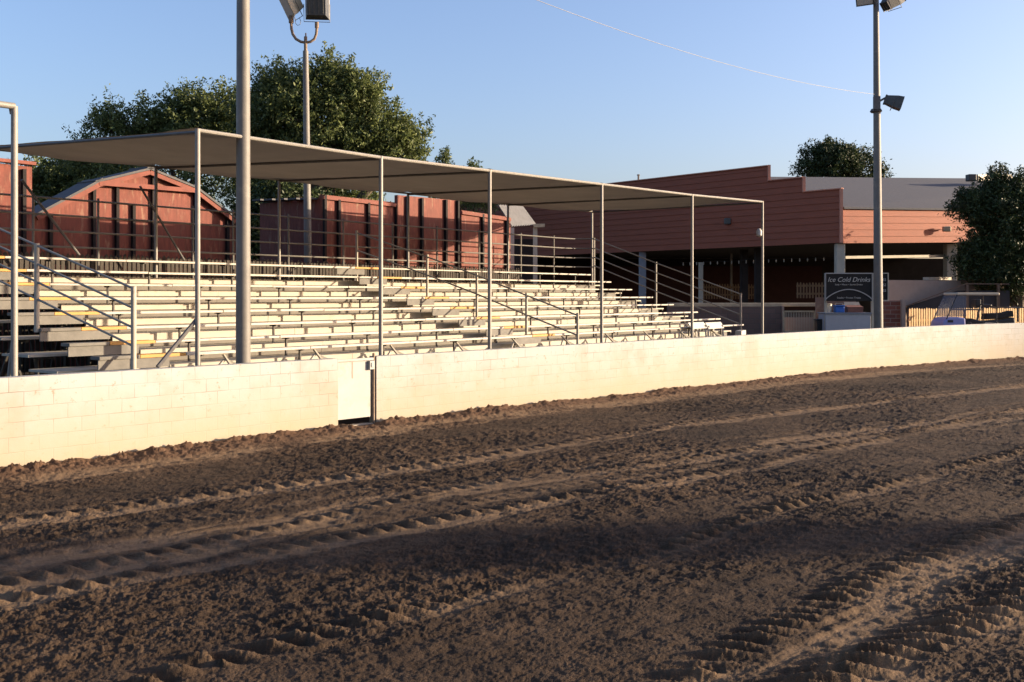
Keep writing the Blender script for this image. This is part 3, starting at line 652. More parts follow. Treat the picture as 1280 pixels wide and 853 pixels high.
# right pole
Y = 34.3; X = tx(1098.5) * Y; Xt = tx(1095.3) * Y
lp3 = thing('light_pole', (X, Y, 0), 'tall grey pole with a side lamp standing beside the drinks stand', 'light pole', 'floodlight poles')
ptt = lambda u, v, dy=0: at(u, v, Y) + Vector((0, dy, 0))
ztop = zat(-26, Y)
MB().tube([(X, Y, -.1), (tx(1096.6) * Y, Y, zat(200, Y)), (tx(1094.8) * Y, Y, ztop)], [.155, .125, .085], 18).build('shaft', M['pole'], lp3, smooth=True)
m = MB(); m.bar(ptt(1097, 128), ptt(1106, 123), .07); m.box(ptt(1090, 0).x, ptt(1098, 0).x, Y - .2, Y - .09, zat(138, Y), zat(122, Y)); m.lathe((ptt(1095, 0).x, Y), [(.16, zat(141, Y)), (.2, zat(139.5, Y)), (.16, zat(136.5, Y))], 14); m.build('lamp_bracket', M['darksteel'], lp3)
flood(lp3, ptt(1117, 127.5), (.9, -.25, -.3), .46, .42, .55, 'lampgrey')
m = MB(); m.bar(ptt(1076, -12), ptt(1116, -12), .09); m.build('crossarm', M['darksteel'], lp3)
flood(lp3, ptt(1083, -5), (-.5, -.8, -.45), .55, .5, .6, 'lampgrey')
flood(lp3, ptt(1114, 2), (.62, .3, .55), .52, .48, .62, 'lampgrey')
# overhead wire
A = Vector((tx(1093) * 34.2, 34.2, zat(118, 34.2))); Bp = Vector((BIGP[0], BIGP[1], 9.35)); pts = []
for i in range(41):
    t = i / 40; p_ = A.lerp(Bp, t); p_.z -= 4 * .62 * t * (1 - t); pts.append(p_)
o = MB().tube(pts, .006, 5).build('overhead_wire', M['wire']); tag(o, 'thin sagging wire strung between the tall pole and the thick grey pole', 'wire')

# ------------------------------------------------------------------ RED BUILDINGS BEHIND
def red_front(parent, c, prof, posts, trim=None, depth=.14, pw=.085, name='front_wall'):
    """prof: image (u,v) outline along the top, left to right"""
    top = [pc(u, v, c) for u, v in prof]; off = SC(0, depth, 0)
    m = MB(); m.prism([Vector((top[0].x, top[0].y, -.1))] + top + [Vector((top[-1].x, top[-1].y, -.1))], off); m.build(name, M['redpaint'], parent)
    for u, v, wpx in posts:
        s0 = s_of(u, c); P = pc(u, v, c); MB().sc(s0 - pw / 2, s0 + pw / 2, c - .10, c - .003, -.1, P.z).build('wall_post', M['redpost'], parent)
CL = 25.2
bn_ = thing('red_barn', SC(s_of(168, CL), CL, 0), 'peeling red gambrel barn front behind the left end of the bleachers', 'barn')
prof = [(42, 271), (120, 229), (183, 214), (240, 237), (296, 280)]
red_front(bn_, CL, prof, [(62, 268, 5), (116, 233, 6), (145, 232, 5), (165.5, 256, 3), (190, 219, 6), (243, 241, 5), (283, 272, 3)])
tp = [pc(u, v, CL) for u, v in prof]
m = MB(); off = SC(0, .7, 0)
for a, b in zip(tp[:-1], tp[1:]):
    nrm = (b - a).cross(off).normalized(); nrm = nrm if nrm.z > 0 else -nrm; f0 = -SC(0, .22, 0)
    e = (b - a).normalized() * .12
    m.hexa([a - e + f0 + nrm * .02, b + e + f0 + nrm * .02, b + e + off + nrm * .02, a - e + off + nrm * .02, a - e + f0 + nrm * .08, b + e + f0 + nrm * .08, b + e + off + nrm * .08, a - e + off + nrm * .08])
m.build('roof', M['barnroof'], bn_)
m = MB()
for a, b in zip(tp[:-1], tp[1:]): m.bar(a + SC(0, -.16, -.05), b + SC(0, -.16, -.05), .07, .12)
m.bar(pc(119, 229.5, CL) + SC(0, -.17, 0), pc(240, 239, CL) + SC(0, -.17, 0), .07, .12); m.build('trim', M['redtrim'], bn_)
m = MB(); m.sc(s_of(42, CL) + .05, s_of(42, CL) + .15, CL + .15, CL + .65, -.1, tp[0].z - .1); m.build('side_wall', M['redpaint'], bn_); m = MB(); m.sc(s_of(296, CL) - .15, s_of(296, CL) - .05, CL + .15, CL + .65, -.1, tp[-1].z - .1); m.build('side_wall', M['redpaint'], bn_)

sh = thing('red_shed', SC(s_of(0, CL), CL - .6, 0), 'flat topped red shed cut off by the left edge behind the bleachers', 'shed')
red_front(sh, CL - .6, [(-95, 193), (40, 209)], [(28.5, 212, 3), (-10, 208, 3)])
MB().sc(s_of(-95, CL - .6), s_of(40, CL - .6) + .03, CL - .75, CL - .52, pc(40, 212, CL).z + .02, pc(40, 207, CL).z + .0).build('cap_board', M['redtrim'], sh)
MB().sc(s_of(-95, CL - .6), s_of(40, CL - .6), CL - .45, CL + .0, -.1, 5.35).build('side_wall', M['redpaint'], sh)

CM = 23.1
mb_ = thing('red_building', SC(s_of(520, CM), CM, 0), 'weathered red false front building with a taller middle panel behind the bleachers', 'building')
red_front(mb_, CM, [(403, 243.5), (496.5, 253.5)], [(404.5, 244, 2), (422, 250, 4), (459, 254, 5), (494, 257, 5)])
red_front(mb_, CM - .12, [(497, 244), (574, 251)], [(508, 246, 2), (526, 248, 4), (556, 250, 5), (571, 251, 5)], name='tall_front_wall')
red_front(mb_, CM, [(577, 263), (638, 272)], [(602, 268, 5), (632, 272, 5)])
m = MB(); sA = s_of(403, CM); sB = s_of(638, CM); zA = pc(403, 246, CM).z
m.sc(sA, sA + .12, CM + .143, CM + 2.9, -.1, zA - .05); m.build('side_wall', M['redpaint'], mb_); m = MB(); m.sc(sB - .13, sB - .01, CM + .143, CM + 2.9, -.1, zA - .4); m.build('side_wall', M['redpaint'], mb_)
m = MB()
for i in range(5): m.sc(sA - .35, sB - .3, CM + .2 + i * .56, CM + .6 + i * .56, zA - .08 + .02 * i, zA - .03 + .02 * i)
m.build('roof', M['barnroof'], mb_)
m = MB(); m.bar(pc(404, 247, CM - .05), pc(496, 257, CM - .05), .08, .1); m.build('trim', M['redtrim'], mb_); m = MB(); m.bar(pc(577, 266, CM - .05), pc(638, 275, CM - .05), .08, .1); m.build('trim', M['redtrim'], mb_)

# corrugated lean-to
Yc = 41.0
ln = thing('corrugated_shed', (at(655, 0, Yc).x, Yc, 0), 'open lean-to with a grey corrugated metal roof beside the red building', 'shed')
a, b = at(622, 256.5, Yc), at(652, 257.5, Yc + 2); d_ = at(669, 281, Yc + 2); c_ = at(639, 283, Yc)
m = MB(); nC = 40
for j in (0, 1):
    for i in range(nC + 1):
        t = i / nC; P = (a.lerp(b, t) if j == 0 else c_.lerp(d_, t)); m.v.append(P + Vector((.03 * math.cos(i * math.pi / 2), -.01 * math.cos(i * math.pi / 2), .03 * math.cos(i * math.pi / 2))))
for i in range(nC): m.f.append((i, i + 1, nC + 2 + i, nC + 1 + i))
rf = m.build('roof', mat('corrugated_iron', (.19, .185, .18), .55, .15, 5, .3), ln); rf.modifiers.new('t', 'SOLIDIFY').thickness = .01
m = MB(); m.bar(at(667, 282.5, Yc + 1.7), at(681, 282, Yc + 1.7), .16, .14); m.build('beam_end', M['ledge'], ln)
for u, yy in ((669, Yc + 1.9), (640, Yc + .2)):
    p_ = at(u, 285, yy); MB().box(p_.x - .09, p_.x + .09, yy - .09, yy + .09, -.1, p_.z).build('post', M['beigepost'], ln)
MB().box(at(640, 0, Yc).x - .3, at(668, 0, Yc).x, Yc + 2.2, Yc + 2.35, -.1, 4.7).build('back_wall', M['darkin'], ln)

# picket fence behind top row
pf = MB(); c = CB + .55; s = 5.5; zt2 = 3.27
while s < 29.2:
    w = .085 + jit(.006); h = zt2 + jit(.03); q = SC(s, c, 0); e = SC(w, 0, 0); d = SC(0, .02, 0)
    A0 = q - Vector((0, 0, .1)); pts = [A0, A0 + e, q + e + Vector((0, 0, h - .05)), q + e * .5 + Vector((0, 0, h)), q + Vector((0, 0, h - .05))]
    pf.prism(pts, d); s += .118
pk = thing('picket_fence', SC(17, c, 0), 'grey weathered picket screen along the back of the top bleacher row', 'fence')
pf.build('pickets', M['picket'], pk)
m = MB()
for z in (.6, 1.8, 3.0): m.sc(5.5, 29.2, c + .022, c + .07, z, z + .09)
m.build('fence_rail', M['picket'], pk)

# ------------------------------------------------------------------ PAVILION
C0 = Vector((tx(1050.5) * 44, 44, 0)); Ld = Vector((-.656, .755, 0)).normalized(); az = R(26); Rd = Vector((math.cos(az), math.sin(az), 0))
Ln = Vector((-Ld.y, Ld.x, 0)); Ln = Ln if Ln.y < 0 else -Ln          # outward
Rn = Vector((Rd.y, -Rd.x, 0))
pv = thing('red_pavilion', C0 + Ld * 6, 'big open pavilion with stepped rust red siding and a grey shingle roof', 'pavilion')
def lap(mb, o, d, nrm, t0, t1, z0, z1, bh=.29, rise=0.0):
    z = z0
    while z < z1 - .02:
        zz = min(z + bh, z1); a = o + d * t0; b = o + d * t1; r0, r1 = rise * t0, rise * t1
        mb.hexa([a + nrm * .035 + Vector((0, 0, z + r0)), b + nrm * .035 + Vector((0, 0, z + r1)), b - nrm * .05 + Vector((0, 0, z + r1)), a - nrm * .05 + Vector((0, 0, z + r0)),
                 a + nrm * .005 + Vector((0, 0, zz + r0)), b + nrm * .005 + Vector((0, 0, zz + r1)), b - nrm * .05 + Vector((0, 0, zz + r1)), a - nrm * .05 + Vector((0, 0, zz + r0))])
        z += bh
T1, T2 = 3.66, 1.84
m = MB()
lap(m, C0, Ld, Ln, 0, T2, 4.58, 6.88); lap(m, C0, Ld, Ln, T2, T1, 4.58, 7.53); lap(m, C0, Ld, Ln, T1, 34, 4.58, 8.22)
m.build('stepped_gable', M['siding'], pv)
m = MB()
def vt(t, z0, z1): P = C0 + Ld * t + Ln * .02; m.box(P.x - .06, P.x + .06, P.y - .06, P.y + .06, z0, z1)
vt(-.05, 4.57, 6.92); vt(T2 - .05, 6.90, 7.57); vt(T1 - .05, 7.55, 8.27)
for t0, t1, z in ((-.1, T2, 6.885), (T2 + .02, T1, 7.535), (T1 + .02, 34, 8.225)): a = C0 + Ld * t0; b = C0 + Ld * t1; m.bar(a + Vector((0, 0, z + .025)), b + Vector((0, 0, z + .025)), .16, .045)
m.build('gable_trim', M['sidetrim'], pv)
m = MB(); lap(m, C0 + Rd * .08, Rd, Rn, .05, 22, 4.56, 6.02, .292, .028); m.build('fascia', M['siding'], pv)
E0 = C0 + Rd * .1 + Vector((0, 0, 6.03)); E1 = C0 + Rd * 22 + Vector((0, 0, 6.03 + .6)); R0 = Vector((tx(893) * 52.5, 52.5, zat(222.5, 52.5))); R1 = Vector((tx(1236) * 61, 61, zat(225, 61))); R1 = R0 + (R1 - R0) * 1.5
m = MB(); u = Vector((0, 0, .08)); m.hexa([E0 + Rn * .12, E1 + Rn * .12, R1, R0, E0 + Rn * .12 + u, E1 + Rn * .12 + u, R1 + u, R0 + u]); m.build('roof', M['shingle'], pv)
m = MB(); bk = Vector((0, 14, -2)); m.hexa([R0 - u, R1 - u, R1 + bk - u, R0 + bk + Vector((-8, 4, 0)) - u, R0, R1, R1 + bk, R0 + bk + Vector((-8, 4, 0))]); m.build('roof', M['shingle'], pv)
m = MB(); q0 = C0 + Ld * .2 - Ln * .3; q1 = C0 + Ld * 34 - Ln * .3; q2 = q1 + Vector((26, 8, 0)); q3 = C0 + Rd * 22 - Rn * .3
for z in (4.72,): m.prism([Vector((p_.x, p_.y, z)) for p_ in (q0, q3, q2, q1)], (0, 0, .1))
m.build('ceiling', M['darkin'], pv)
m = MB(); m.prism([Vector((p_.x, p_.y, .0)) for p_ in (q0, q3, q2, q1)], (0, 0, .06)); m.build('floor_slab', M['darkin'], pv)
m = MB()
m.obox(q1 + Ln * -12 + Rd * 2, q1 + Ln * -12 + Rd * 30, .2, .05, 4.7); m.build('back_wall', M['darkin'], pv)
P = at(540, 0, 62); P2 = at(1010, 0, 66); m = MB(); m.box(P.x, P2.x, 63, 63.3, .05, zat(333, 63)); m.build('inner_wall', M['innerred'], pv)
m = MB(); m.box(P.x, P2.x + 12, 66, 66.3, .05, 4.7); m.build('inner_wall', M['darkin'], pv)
def pav_post(u, Yp, w, z1, key, d=None):
    x = tx(u) * Yp; MB().box(x - w / 2, x + w / 2, Yp - w / 2, Yp + w / 2, -.1, z1).build('post', M[key], pv, bevel=.01)
pav_post(1049.5, 44.35, .36, 4.56, 'beigepost'); pav_post(1187.5, 47.6, .46, 4.7, 'beigepost'); pav_post(803, 53.0, .34, 4.56, 'bluegrey'); pav_post(876, 50.5, .2, 3.95, 'beigepost')
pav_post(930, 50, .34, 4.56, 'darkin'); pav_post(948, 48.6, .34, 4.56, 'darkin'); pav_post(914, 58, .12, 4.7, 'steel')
m = MB(); a = at(1056, 322, 45); b = at(1190, 320, 48); m.bar(a, b, .1, .12); b2 = at(1290, 320, 51); m.bar(b + Vector((.3, .1, 0)), b2, .1, .12); m.build('cross_beam', M['beigepost'], pv)
for (u, v, o_, d, nrm) in ((908, 277, C0, Ld, Ln),):
    Yp = C0.y + Ld.y * 5.9; p_ = C0 + Ld * 5.95 + Ln * .05; z = zat(v, p_.y); MB().box(p_.x - .15, p_.x + .15, p_.y - .2, p_.y, z - .15, z + .15).build('wall_lamp', M['lampgrey'], pv, bevel=.04)
p_ = C0 + Rd * 6.05 + Rn * .06; z = zat(287, p_.y); m = MB(); m.bar(p_ + Vector((0, 0, z)), p_ + Rn * .22 + Vector((0, 0, z)), .08); a = p_ + Rn * .27 + Vector((0, 0, z)); m.box(a.x - .2, a.x + .16, a.y - .1, a.y + .1, z - .12, z + .12); m.build('wall_lamp', M['lamptan'], pv, bevel=.05)
# roof vent duct
a = at(1209, 222.5, 55); b = at(1262, 222.5, 57); vd = thing('roof_duct', (b.x, b.y, 7.2), 'beige box duct lying along the pavilion roof ridge', 'duct')
MB().bar(a + Vector((.42, 0, 0)), b, .36, .34).build('duct_body', M['carttop'], vd, bevel=.02); MB().bar(a, a + Vector((.415, .03, 0)), .42, .36).build('duct_hood', M['blackplastic'], vd, bevel=.03)
for t in (.4, .9): p_ = a.lerp(b, t); MB().box(p_.x - .05, p_.x + .05, p_.y - .05, p_.y + .05, 6.9, p_.z - .17).build('duct_leg', M['steel'], vd)
# thin pipe on the roof line
p_ = at(799, 222, 53.4); vp = MB().lathe((p_.x, p_.y + .3), [(.05, 7.6), (.05, zat(219, 53.4)), (.08, zat(219, 53.4) + .01), (.08, zat(217.5, 53.4))], 8).build('vent_pipe', M['darksteel']); tag(vp, 'short dark vent pipe sticking up above the stepped gable', 'pipe')
# string of bulbs
sl = thing('string_lights', at(940, 380, 49), 'row of small white bulbs strung under the pavilion eave', 'string lights')
a = at(850, 328, 52); b = at(1035, 321, 46.5); m = MB(); pts = []
for i in range(31): t = i / 30; P = a.lerp(b, t); P.z -= .05 * abs(math.sin(t * math.pi * 4)); pts.append(P)
MB().tube(pts, .012, 5).build('cable', M['blackplastic'], sl)
for i in range(20):
    t = (i + .5) / 20; P = a.lerp(b, t); r_ = .028; MB().lathe((P.x, P.y), [(.015, P.z - .02), (r_, P.z - .09), (r_, P.z - .13), (.02, P.z - .18)], 8).build('bulb', M['bulb'], sl, smooth=True)
# inner pickets
def picket_run(name, label, P0, P1, z0, z1, key, pitch, w, rails=True, zpost=None):
    P0 = Vector(P0); P1 = Vector(P1); L_ = (P1 - P0).length; d = (P1 - P0) / L_; nrm = Vector((-d.y, d.x, 0)); t = thing(name, ((P0.x + P1.x) / 2, (P0.y + P1.y) / 2, max(0, z0)), label, 'fence', 'picket fences around the pavilion')
    m = MB(); s = 0
    while s < L_ - w:
        h = z1 + jit(.02); a = P0 + d * s; b = a + d * w; V = lambda p_, z: Vector((p_.x, p_.y, z)); m.prism([V(a, z0), V(b, z0), V(b, h - .05), V((a + b) / 2, h), V(a, h - .05)], nrm * .022); s += pitch
    m.build('pickets', M[key], t)
    m = MB()
    for f in (.22, .72):
        z = z0 + (z1 - z0) * f; m.hexa([P0 + nrm * .024 + Vector((0, 0, z)), P1 + nrm * .024 + Vector((0, 0, z)), P1 + nrm * .07 + Vector((0, 0, z)), P0 + nrm * .07 + Vector((0, 0, z))] + [p_ + Vector((0, 0, .09)) for p_ in (P0 + nrm * .024 + Vector((0, 0, z)), P1 + nrm * .024 + Vector((0, 0, z)), P1 + nrm * .07 + Vector((0, 0, z)), P0 + nrm * .07 + Vector((0, 0, z)))])
    m.build('fence_rail', M[key], t); return t
y_ = 54
picket_run('picket_fence', 'slim brown picket barrier inside the pavilion behind the end rail', (tx(879) * y_, y_, 0), (tx(945) * y_, y_, 0), zat(374, y_), zat(355, y_), 'innerpicket', .14, .07)
picket_run('picket_fence', 'short brown picket panel inside the pavilion left of the black sign', (tx(996) * 46.6, 46.6, 0), (tx(1040) * 46.6, 46.6, 0), zat(373, 46.6), zat(353, 46.6), 'innerpicket', .14, .07)

# ------------------------------------------------------------------ STAND, LOW WALLS, GATE
Yb = 40.0
bw = thing('brick_wall', (tx(900) * Yb, Yb, 0), 'low dark brick wall with a cream ledge in front of the pavilion', 'wall')
o = MB().box(tx(835) * Yb, tx(977) * Yb, Yb, Yb + .3, -.1, zat(383.5, Yb)).build('wall_body', M['darkbrick'], bw); box_uv(o)
MB().box(tx(838) * Yb, tx(1036) * Yb, Yb + .34, Yb + .9, zat(383, Yb) - .02, zat(379, Yb)).build('ledge', M['ledge'], bw, bevel=.02)
MB().box(tx(977.2) * Yb, tx(980) * Yb, Yb - .02, Yb + .32, -.1, zat(382.5, Yb)).build('end_pier', mat('pale_brick_pier', (.34, .24, .19), .85, .2, 8), bw)  # pier coloured paler than the wall, standing in for sun on its end
Yg = 39.4
mg = thing('metal_gate', (tx(998) * Yg, Yg, 0), 'pale barred metal gate between the brick wall and the drinks stand', 'gate')
x0, x1, z0, z1 = tx(979.5) * Yg, tx(1018) * Yg, zat(415, Yg), zat(389.5, Yg)
m = MB(); m.bar((x0, Yg, z1), (x1, Yg, z1), .06); m.bar((x0, Yg, z0), (x1, Yg, z0), .06); m.bar((x0, Yg, z0 - .3), (x0, Yg, z1 + .03), .06); m.bar((x1, Yg, z0 - .3), (x1, Yg, z1 + .03), .06); m.build('gate_frame', M['ledge'], mg)
m = MB()
for i in range(1, 19): x = x0 + (x1 - x0) * i / 19; m.bar((x, Yg, z0 + .03), (x, Yg, z1 - .03), .022)
m.build('gate_bars', M['beigepost'], mg)
MB().box(x0, x1 + .4, Yg + 1.0, Yg + 1.05, -.05, z1 - .25).build('backing_sheet', M['beigewall'], mg)
Yt = 38.6
tb = thing('trash_bin', (tx(1025.5) * Yt, Yt, 0), 'dark upright bin between the barred gate and the drinks counter', 'bin')
xc = tx(1025.5) * Yt
MB().hexa([(xc - .14, Yt - .14, 0), (xc + .14, Yt - .14, 0), (xc + .14, Yt + .14, 0), (xc - .14, Yt + .14, 0), (xc - .18, Yt - .18, 1.36), (xc + .18, Yt - .18, 1.36), (xc + .18, Yt + .18, 1.36), (xc - .18, Yt + .18, 1.36)]).build('bin_body', M['blackplastic'], tb, bevel=.02)
MB().box(xc - .2, xc + .2, Yt - .2, Yt + .2, 1.362, 1.43).build('bin_lid', M['blackplastic'], tb, bevel=.03)
# drinks stand
Ys = 38.0
ds = thing('drinks_stand', (tx(1062) * Ys, Ys, 0), 'concession counter with a black cold drinks sign board overhead', 'stand')
X = lambda u: tx(u) * Ys
Z = lambda v: zat(v, Ys)
MB().box(X(1032), X(1088.5), Ys, Ys + .9, -.05, Z(392.5)).build('counter', M['counter'], ds, bevel=.015)
MB().box(X(1031), X(1090), Ys - .05, Ys + .95, Z(392.4), Z(391)).build('counter_top', M['bluegrey'], ds)
MB().box(X(1031.5), X(1090), Ys - .02, Ys + .05, Z(376.5), Z(341.5)).build('sign_board', M['black'], ds)
sb = bpy.data.objects['sign_board']
m = MB(); t_ = .035; yA, yB = Ys - .05, Ys - .022
m.box(X(1031.3), X(1090.2), yA, yB, Z(342.6), Z(341.3)); m.box(X(1031.3), X(1032.1), yA, yB, Z(376.5), Z(342.7)); m.box(X(1089.4), X(1090.2), yA, yB, Z(376.5), Z(342.7))
arc = [Vector((X(1031.6) + (X(1089.8) - X(1031.6)) * i / 24, Ys - .035, Z(374.5) + (Z(362) - Z(374.5)) * math.sin(math.pi * i / 24) ** .8)) for i in range(25)]
for a, b in zip(arc[:-1], arc[1:]): m.bar(a, b, .02, .035)
m.build('sign_trim', mat('grey_sign_trim', (.33, .32, .30), .6, .1, 5), sb)
def text(body, u, v, size, parent, y, shear=.0, name='lettering', key='chalk'):
    cu = bpy.data.curves.new('txt', 'FONT'); cu.body = body; cu.size = size; cu.align_x = 'CENTER'; cu.align_y = 'CENTER'; cu.shear = shear; cu.extrude = .004
    ob = bpy.data.objects.new('tmp', cu); COL.objects.link(ob); bpy.context.view_layer.update()
    me = bpy.data.meshes.new_from_object(ob.evaluated_get(bpy.context.evaluated_depsgraph_get())); bpy.data.objects.remove(ob)
    o = bpy.data.objects.new(name, me); COL.objects.link(o); me.materials.clear(); me.materials.append(M[key]); o.parent = parent
    o.location = Vector((tx(u) * y, y, zat(v, y))) - BASE[parent.name]; o.rotation_euler = (math.pi / 2, 0, 0); return o
text('Ice Cold Drinks', 1061, 350, .245, sb, Ys - .026, .3)
text('Soda • Water • Sports Drinks', 1061, 356, .085, sb, Ys - .026)
text('Snacks • Frozen Treats', 1061, 372.5, .095, sb, Ys - .026)
MB().box(X(1095), X(1110.5), Ys + .02, Ys + .08, Z(376), Z(341.5)).build('price_board', M['black'], ds)
pb = bpy.data.objects['price_board']
m = MB(); m.box(X(1109.6), X(1110.8), Ys - .01, Ys + .018, Z(376.3), Z(341.2)); m.box(X(1095), X(1109.5), Ys - .01, Ys + .018, Z(342.4), Z(341.2)); m.box(X(1095), X(1109.5), Ys - .01, Ys + .018, Z(376.3), Z(375.2)); m.build('sign_trim', M['beigepost'], pb)
for i, v in enumerate((350, 356.5, 363.5)): text('$2', 1105.5, v, .13, pb, Ys + .014)
for u in (1033, 1091.5): MB().box(X(u) - .04, X(u) + .04, Ys + .06, Ys + .14, -.05, Z(341.5)).build('sign_post', M['beigepost'], ds)
a0 = Vector((X(1088.6), Ys + .02)); m = MB(); m.obox((X(1088.8), Ys + .1), (X(1108), Ys + .75), .05, -.05, Z(391.5)); m.build('side_panel', M['whitepaint'], ds)
MB().box(X(1036), X(1088), Ys + 1.6, Ys + 1.7, -.05, Z(372)).build('back_panel', mat('stand_back', (.20, .13, .10), .8, .3, 2.5, stain=(.35, .25, .18)), ds)
xb = X(1052.5); cb = thing('cooler', (xb, Ys + .35, Z(391)), 'bright blue cooler standing on the drinks counter', 'cooler')
MB().box(xb - .17, xb + .17, Ys + .2, Ys + .5, Z(391), Z(383.5)).build('cooler_body', M['blue'], cb, bevel=.03); MB().box(xb - .18, xb + .18, Ys + .19, Ys + .51, Z(383.4), Z(381.8)).build('cooler_lid', M['blue'], cb, bevel=.02)
MB().tube([(xb - .15, Ys + .35, Z(382)), (xb - .13, Ys + .35, Z(379.5)), (xb + .13, Ys + .35, Z(379.5)), (xb + .15, Ys + .35, Z(382))], .012, 6).build('handle', M['whitepaint'], cb)
M['snackred'] = mat('faded_red_carton', (.20, .085, .065), .7, .2, 9); M['tubwhite'] = mat('milky_tub', (.45, .43, .38), .4, .08, 5)
xa = X(1072); sn = thing('snack_carton', (xa, Ys + .4, Z(391)), 'faded red open snack carton on the drinks counter', 'carton')
MB().hexa([(xa - .28, Ys + .25, Z(391)), (xa + .28, Ys + .25, Z(391)), (xa + .28, Ys + .6, Z(391)), (xa - .28, Ys + .6, Z(391)), (xa - .30, Ys + .23, Z(384)), (xa + .30, Ys + .23, Z(384)), (xa + .30, Ys + .62, Z(382)), (xa - .30, Ys + .62, Z(382))]).build('carton_body', M['snackred'], sn); MB().hexa([(xa - .30, Ys + .62, Z(381.8)), (xa + .30, Ys + .62, Z(381.8)), (xa + .30, Ys + .64, Z(381.8)), (xa - .30, Ys + .64, Z(381.8)), (xa - .28, Ys + .70, Z(377.8)), (xa + .28, Ys + .70, Z(377.8)), (xa + .28, Ys + .72, Z(377.8)), (xa - .28, Ys + .72, Z(377.8))]).build('carton_flap', M['tubwhite'], sn)
xa = X(1039.5); tu = thing('plastic_tub', (xa, Ys + .4, Z(391)), 'milky white plastic tub at the left end of the drinks counter', 'tub')
MB().lathe((xa, Ys + .4), [(.11, Z(391)), (.14, Z(384)), (.135, Z(381.5))], 16).build('tub_body', M['tubwhite'], tu, smooth=True); MB().lathe((xa, Ys + .4), [(.145, Z(381.4)), (.145, Z(380.3)), (.10, Z(379.8))], 16).build('tub_lid', M['beigepost'], tu, smooth=True)
# red brick pier wall and beige building
Yk = 39.2
o = MB().box(tx(1104) * Yk, tx(1131) * Yk, Yk, Yk + .4, -.1, zat(376, Yk)).build('brick_pier', M['redbrick']); box_uv(o); tag(o, 'short red brick wall between the tall pole and the beige wall', 'wall')
Yw = 43.0
bb = thing('beige_building', (tx(1180) * Yw, Yw, 0), 'low beige stucco wall below the pavilion opening', 'wall')
a = Vector((tx(1107) * 42.0, 42.0, 0)); b = a + Vector((math.cos(R(22)), math.sin(R(22)), 0)) * 12
m = MB(); m.obox(a, b, .25, -.1, zat(350.5, 42.6)); m.build('wall_body', M['beigewall'], bb)
m = MB(); m.box(tx(1127.3) * 39.0, tx(1132) * 39.0, 39.0, 39.15, -.1, zat(374.5, 39)); m.build('corner_post', M['beigewall'], bb)
m = MB(); p0 = at(1157, 348.5, 43.6); p1 = at(1186, 348.5, 44.6); m.bar(p0, p1, .25, .12); m.build('window_sill', M['beigepost'], bb)
# awning
Ya = 42.1
aw = thing('awning_tent', (tx(1190) * Ya, Ya, 0), 'dark sloping fabric awning pitched in front of the beige wall', 'awning')
p = lambda u, v, y=Ya: at(u, v, y)
m = MB(); m.hexa([p(1132, 383.5), p(1208, 355.5), p(1208, 355.5, Ya + .45), p(1132, 383.5, Ya + .45), p(1132, 382.5), p(1208, 354.2), p(1208, 354.2, Ya + .45), p(1132, 382.5, Ya + .45)])
m.hexa([p(1208.1, 355.5), p(1262, 356), p(1262, 356, Ya + .45), p(1208.1, 355.5, Ya + .45), p(1208.1, 354.2), p(1262, 354.6), p(1262, 354.6, Ya + .45), p(1208.1, 354.2, Ya + .45)]); m.build('awning_top', M['tentbar'], aw)
m = MB(); m.prism([p(1134, 383.2, Ya + .1), p(1134, 416, Ya + .1), p(1262, 416, Ya + .1), p(1262, 363.5, Ya + .1), p(1197, 363.5, Ya + .1)], (0, .03, 0)); m.build('side_curtain', M['tent'], aw)  # dark sheet stands in for the shadow under the awning
for u in (1209, 1248): MB().box(p(u, 0).x - .05, p(u, 0).x + .05, Ya - .03, Ya + .06, -.1, p(u, 356).z).build('awning_leg', M['tentbar'], aw)
# sunny picket fence
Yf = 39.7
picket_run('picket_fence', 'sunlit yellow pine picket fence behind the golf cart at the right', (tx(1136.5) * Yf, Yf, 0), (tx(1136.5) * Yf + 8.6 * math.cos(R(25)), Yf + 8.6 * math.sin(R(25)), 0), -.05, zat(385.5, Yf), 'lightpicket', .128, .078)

# ------------------------------------------------------------------ GOLF CART, QUAD BIKE
gx, gy = tx(1194) * 37.6, 37.6
gc = thing('golf_cart', (gx + .6, gy + .5, 0), 'small periwinkle blue golf cart with a cream roof behind the wall', 'golf cart')
W = .58
def cbx(mb, x0, x1, y0, y1, z0, z1): return mb.box(gx + x0, gx + x1, gy + y0, gy + y1, z0, z1)
m = MB(); zt3 = zat(396.5, gy)
prof = [(-.52, .42), (-.52, .95), (-.44, zt3 - .16), (-.25, zt3 - .02), (.1, zt3), (.36, zt3 - .04), (.42, .6), (.5, .42)]
m.prism([Vector((gx + a, gy - .05, z)) for a, z in prof], (0, 1.15, 0)); ck = m.build('front_cowl', M['bluecart'], gc, bevel=.05)
for yy in (.12, .93): MB().tube([(gx - .53, gy + yy, .85), (gx - .47, gy + yy, .85)], .07, 12).build('headlight', M['lens'], ck)
MB().box(gx - .3, gx - .1, gy - .057, gy - .048, zt3 - .2, zt3 - .11).build('cowl_vent', M['blackplastic'], ck)
cbx(MB(), -.3, 2.0, 0, 1.1, .28, .40).build('floor_pan', M['blackplastic'], gc)
m = MB(); cbx(m, .95, 1.5, .05, 1.05, .41, .82); m.build('seat', M['carttop'], gc, bevel=.05)
m = MB(); m.hexa([(gx + 1.42, gy + .05, .8), (gx + 1.55, gy + .05, .8), (gx + 1.55, gy + 1.05, .8), (gx + 1.42, gy + 1.05, .8), (gx + 1.55, gy + .05, 1.3), (gx + 1.66, gy + .05, 1.3), (gx + 1.66, gy + 1.05, 1.3), (gx + 1.55, gy + 1.05, 1.3)]); m.build('backrest', M['carttop'], gc, bevel=.04)
ztop_ = zat(366, gy)
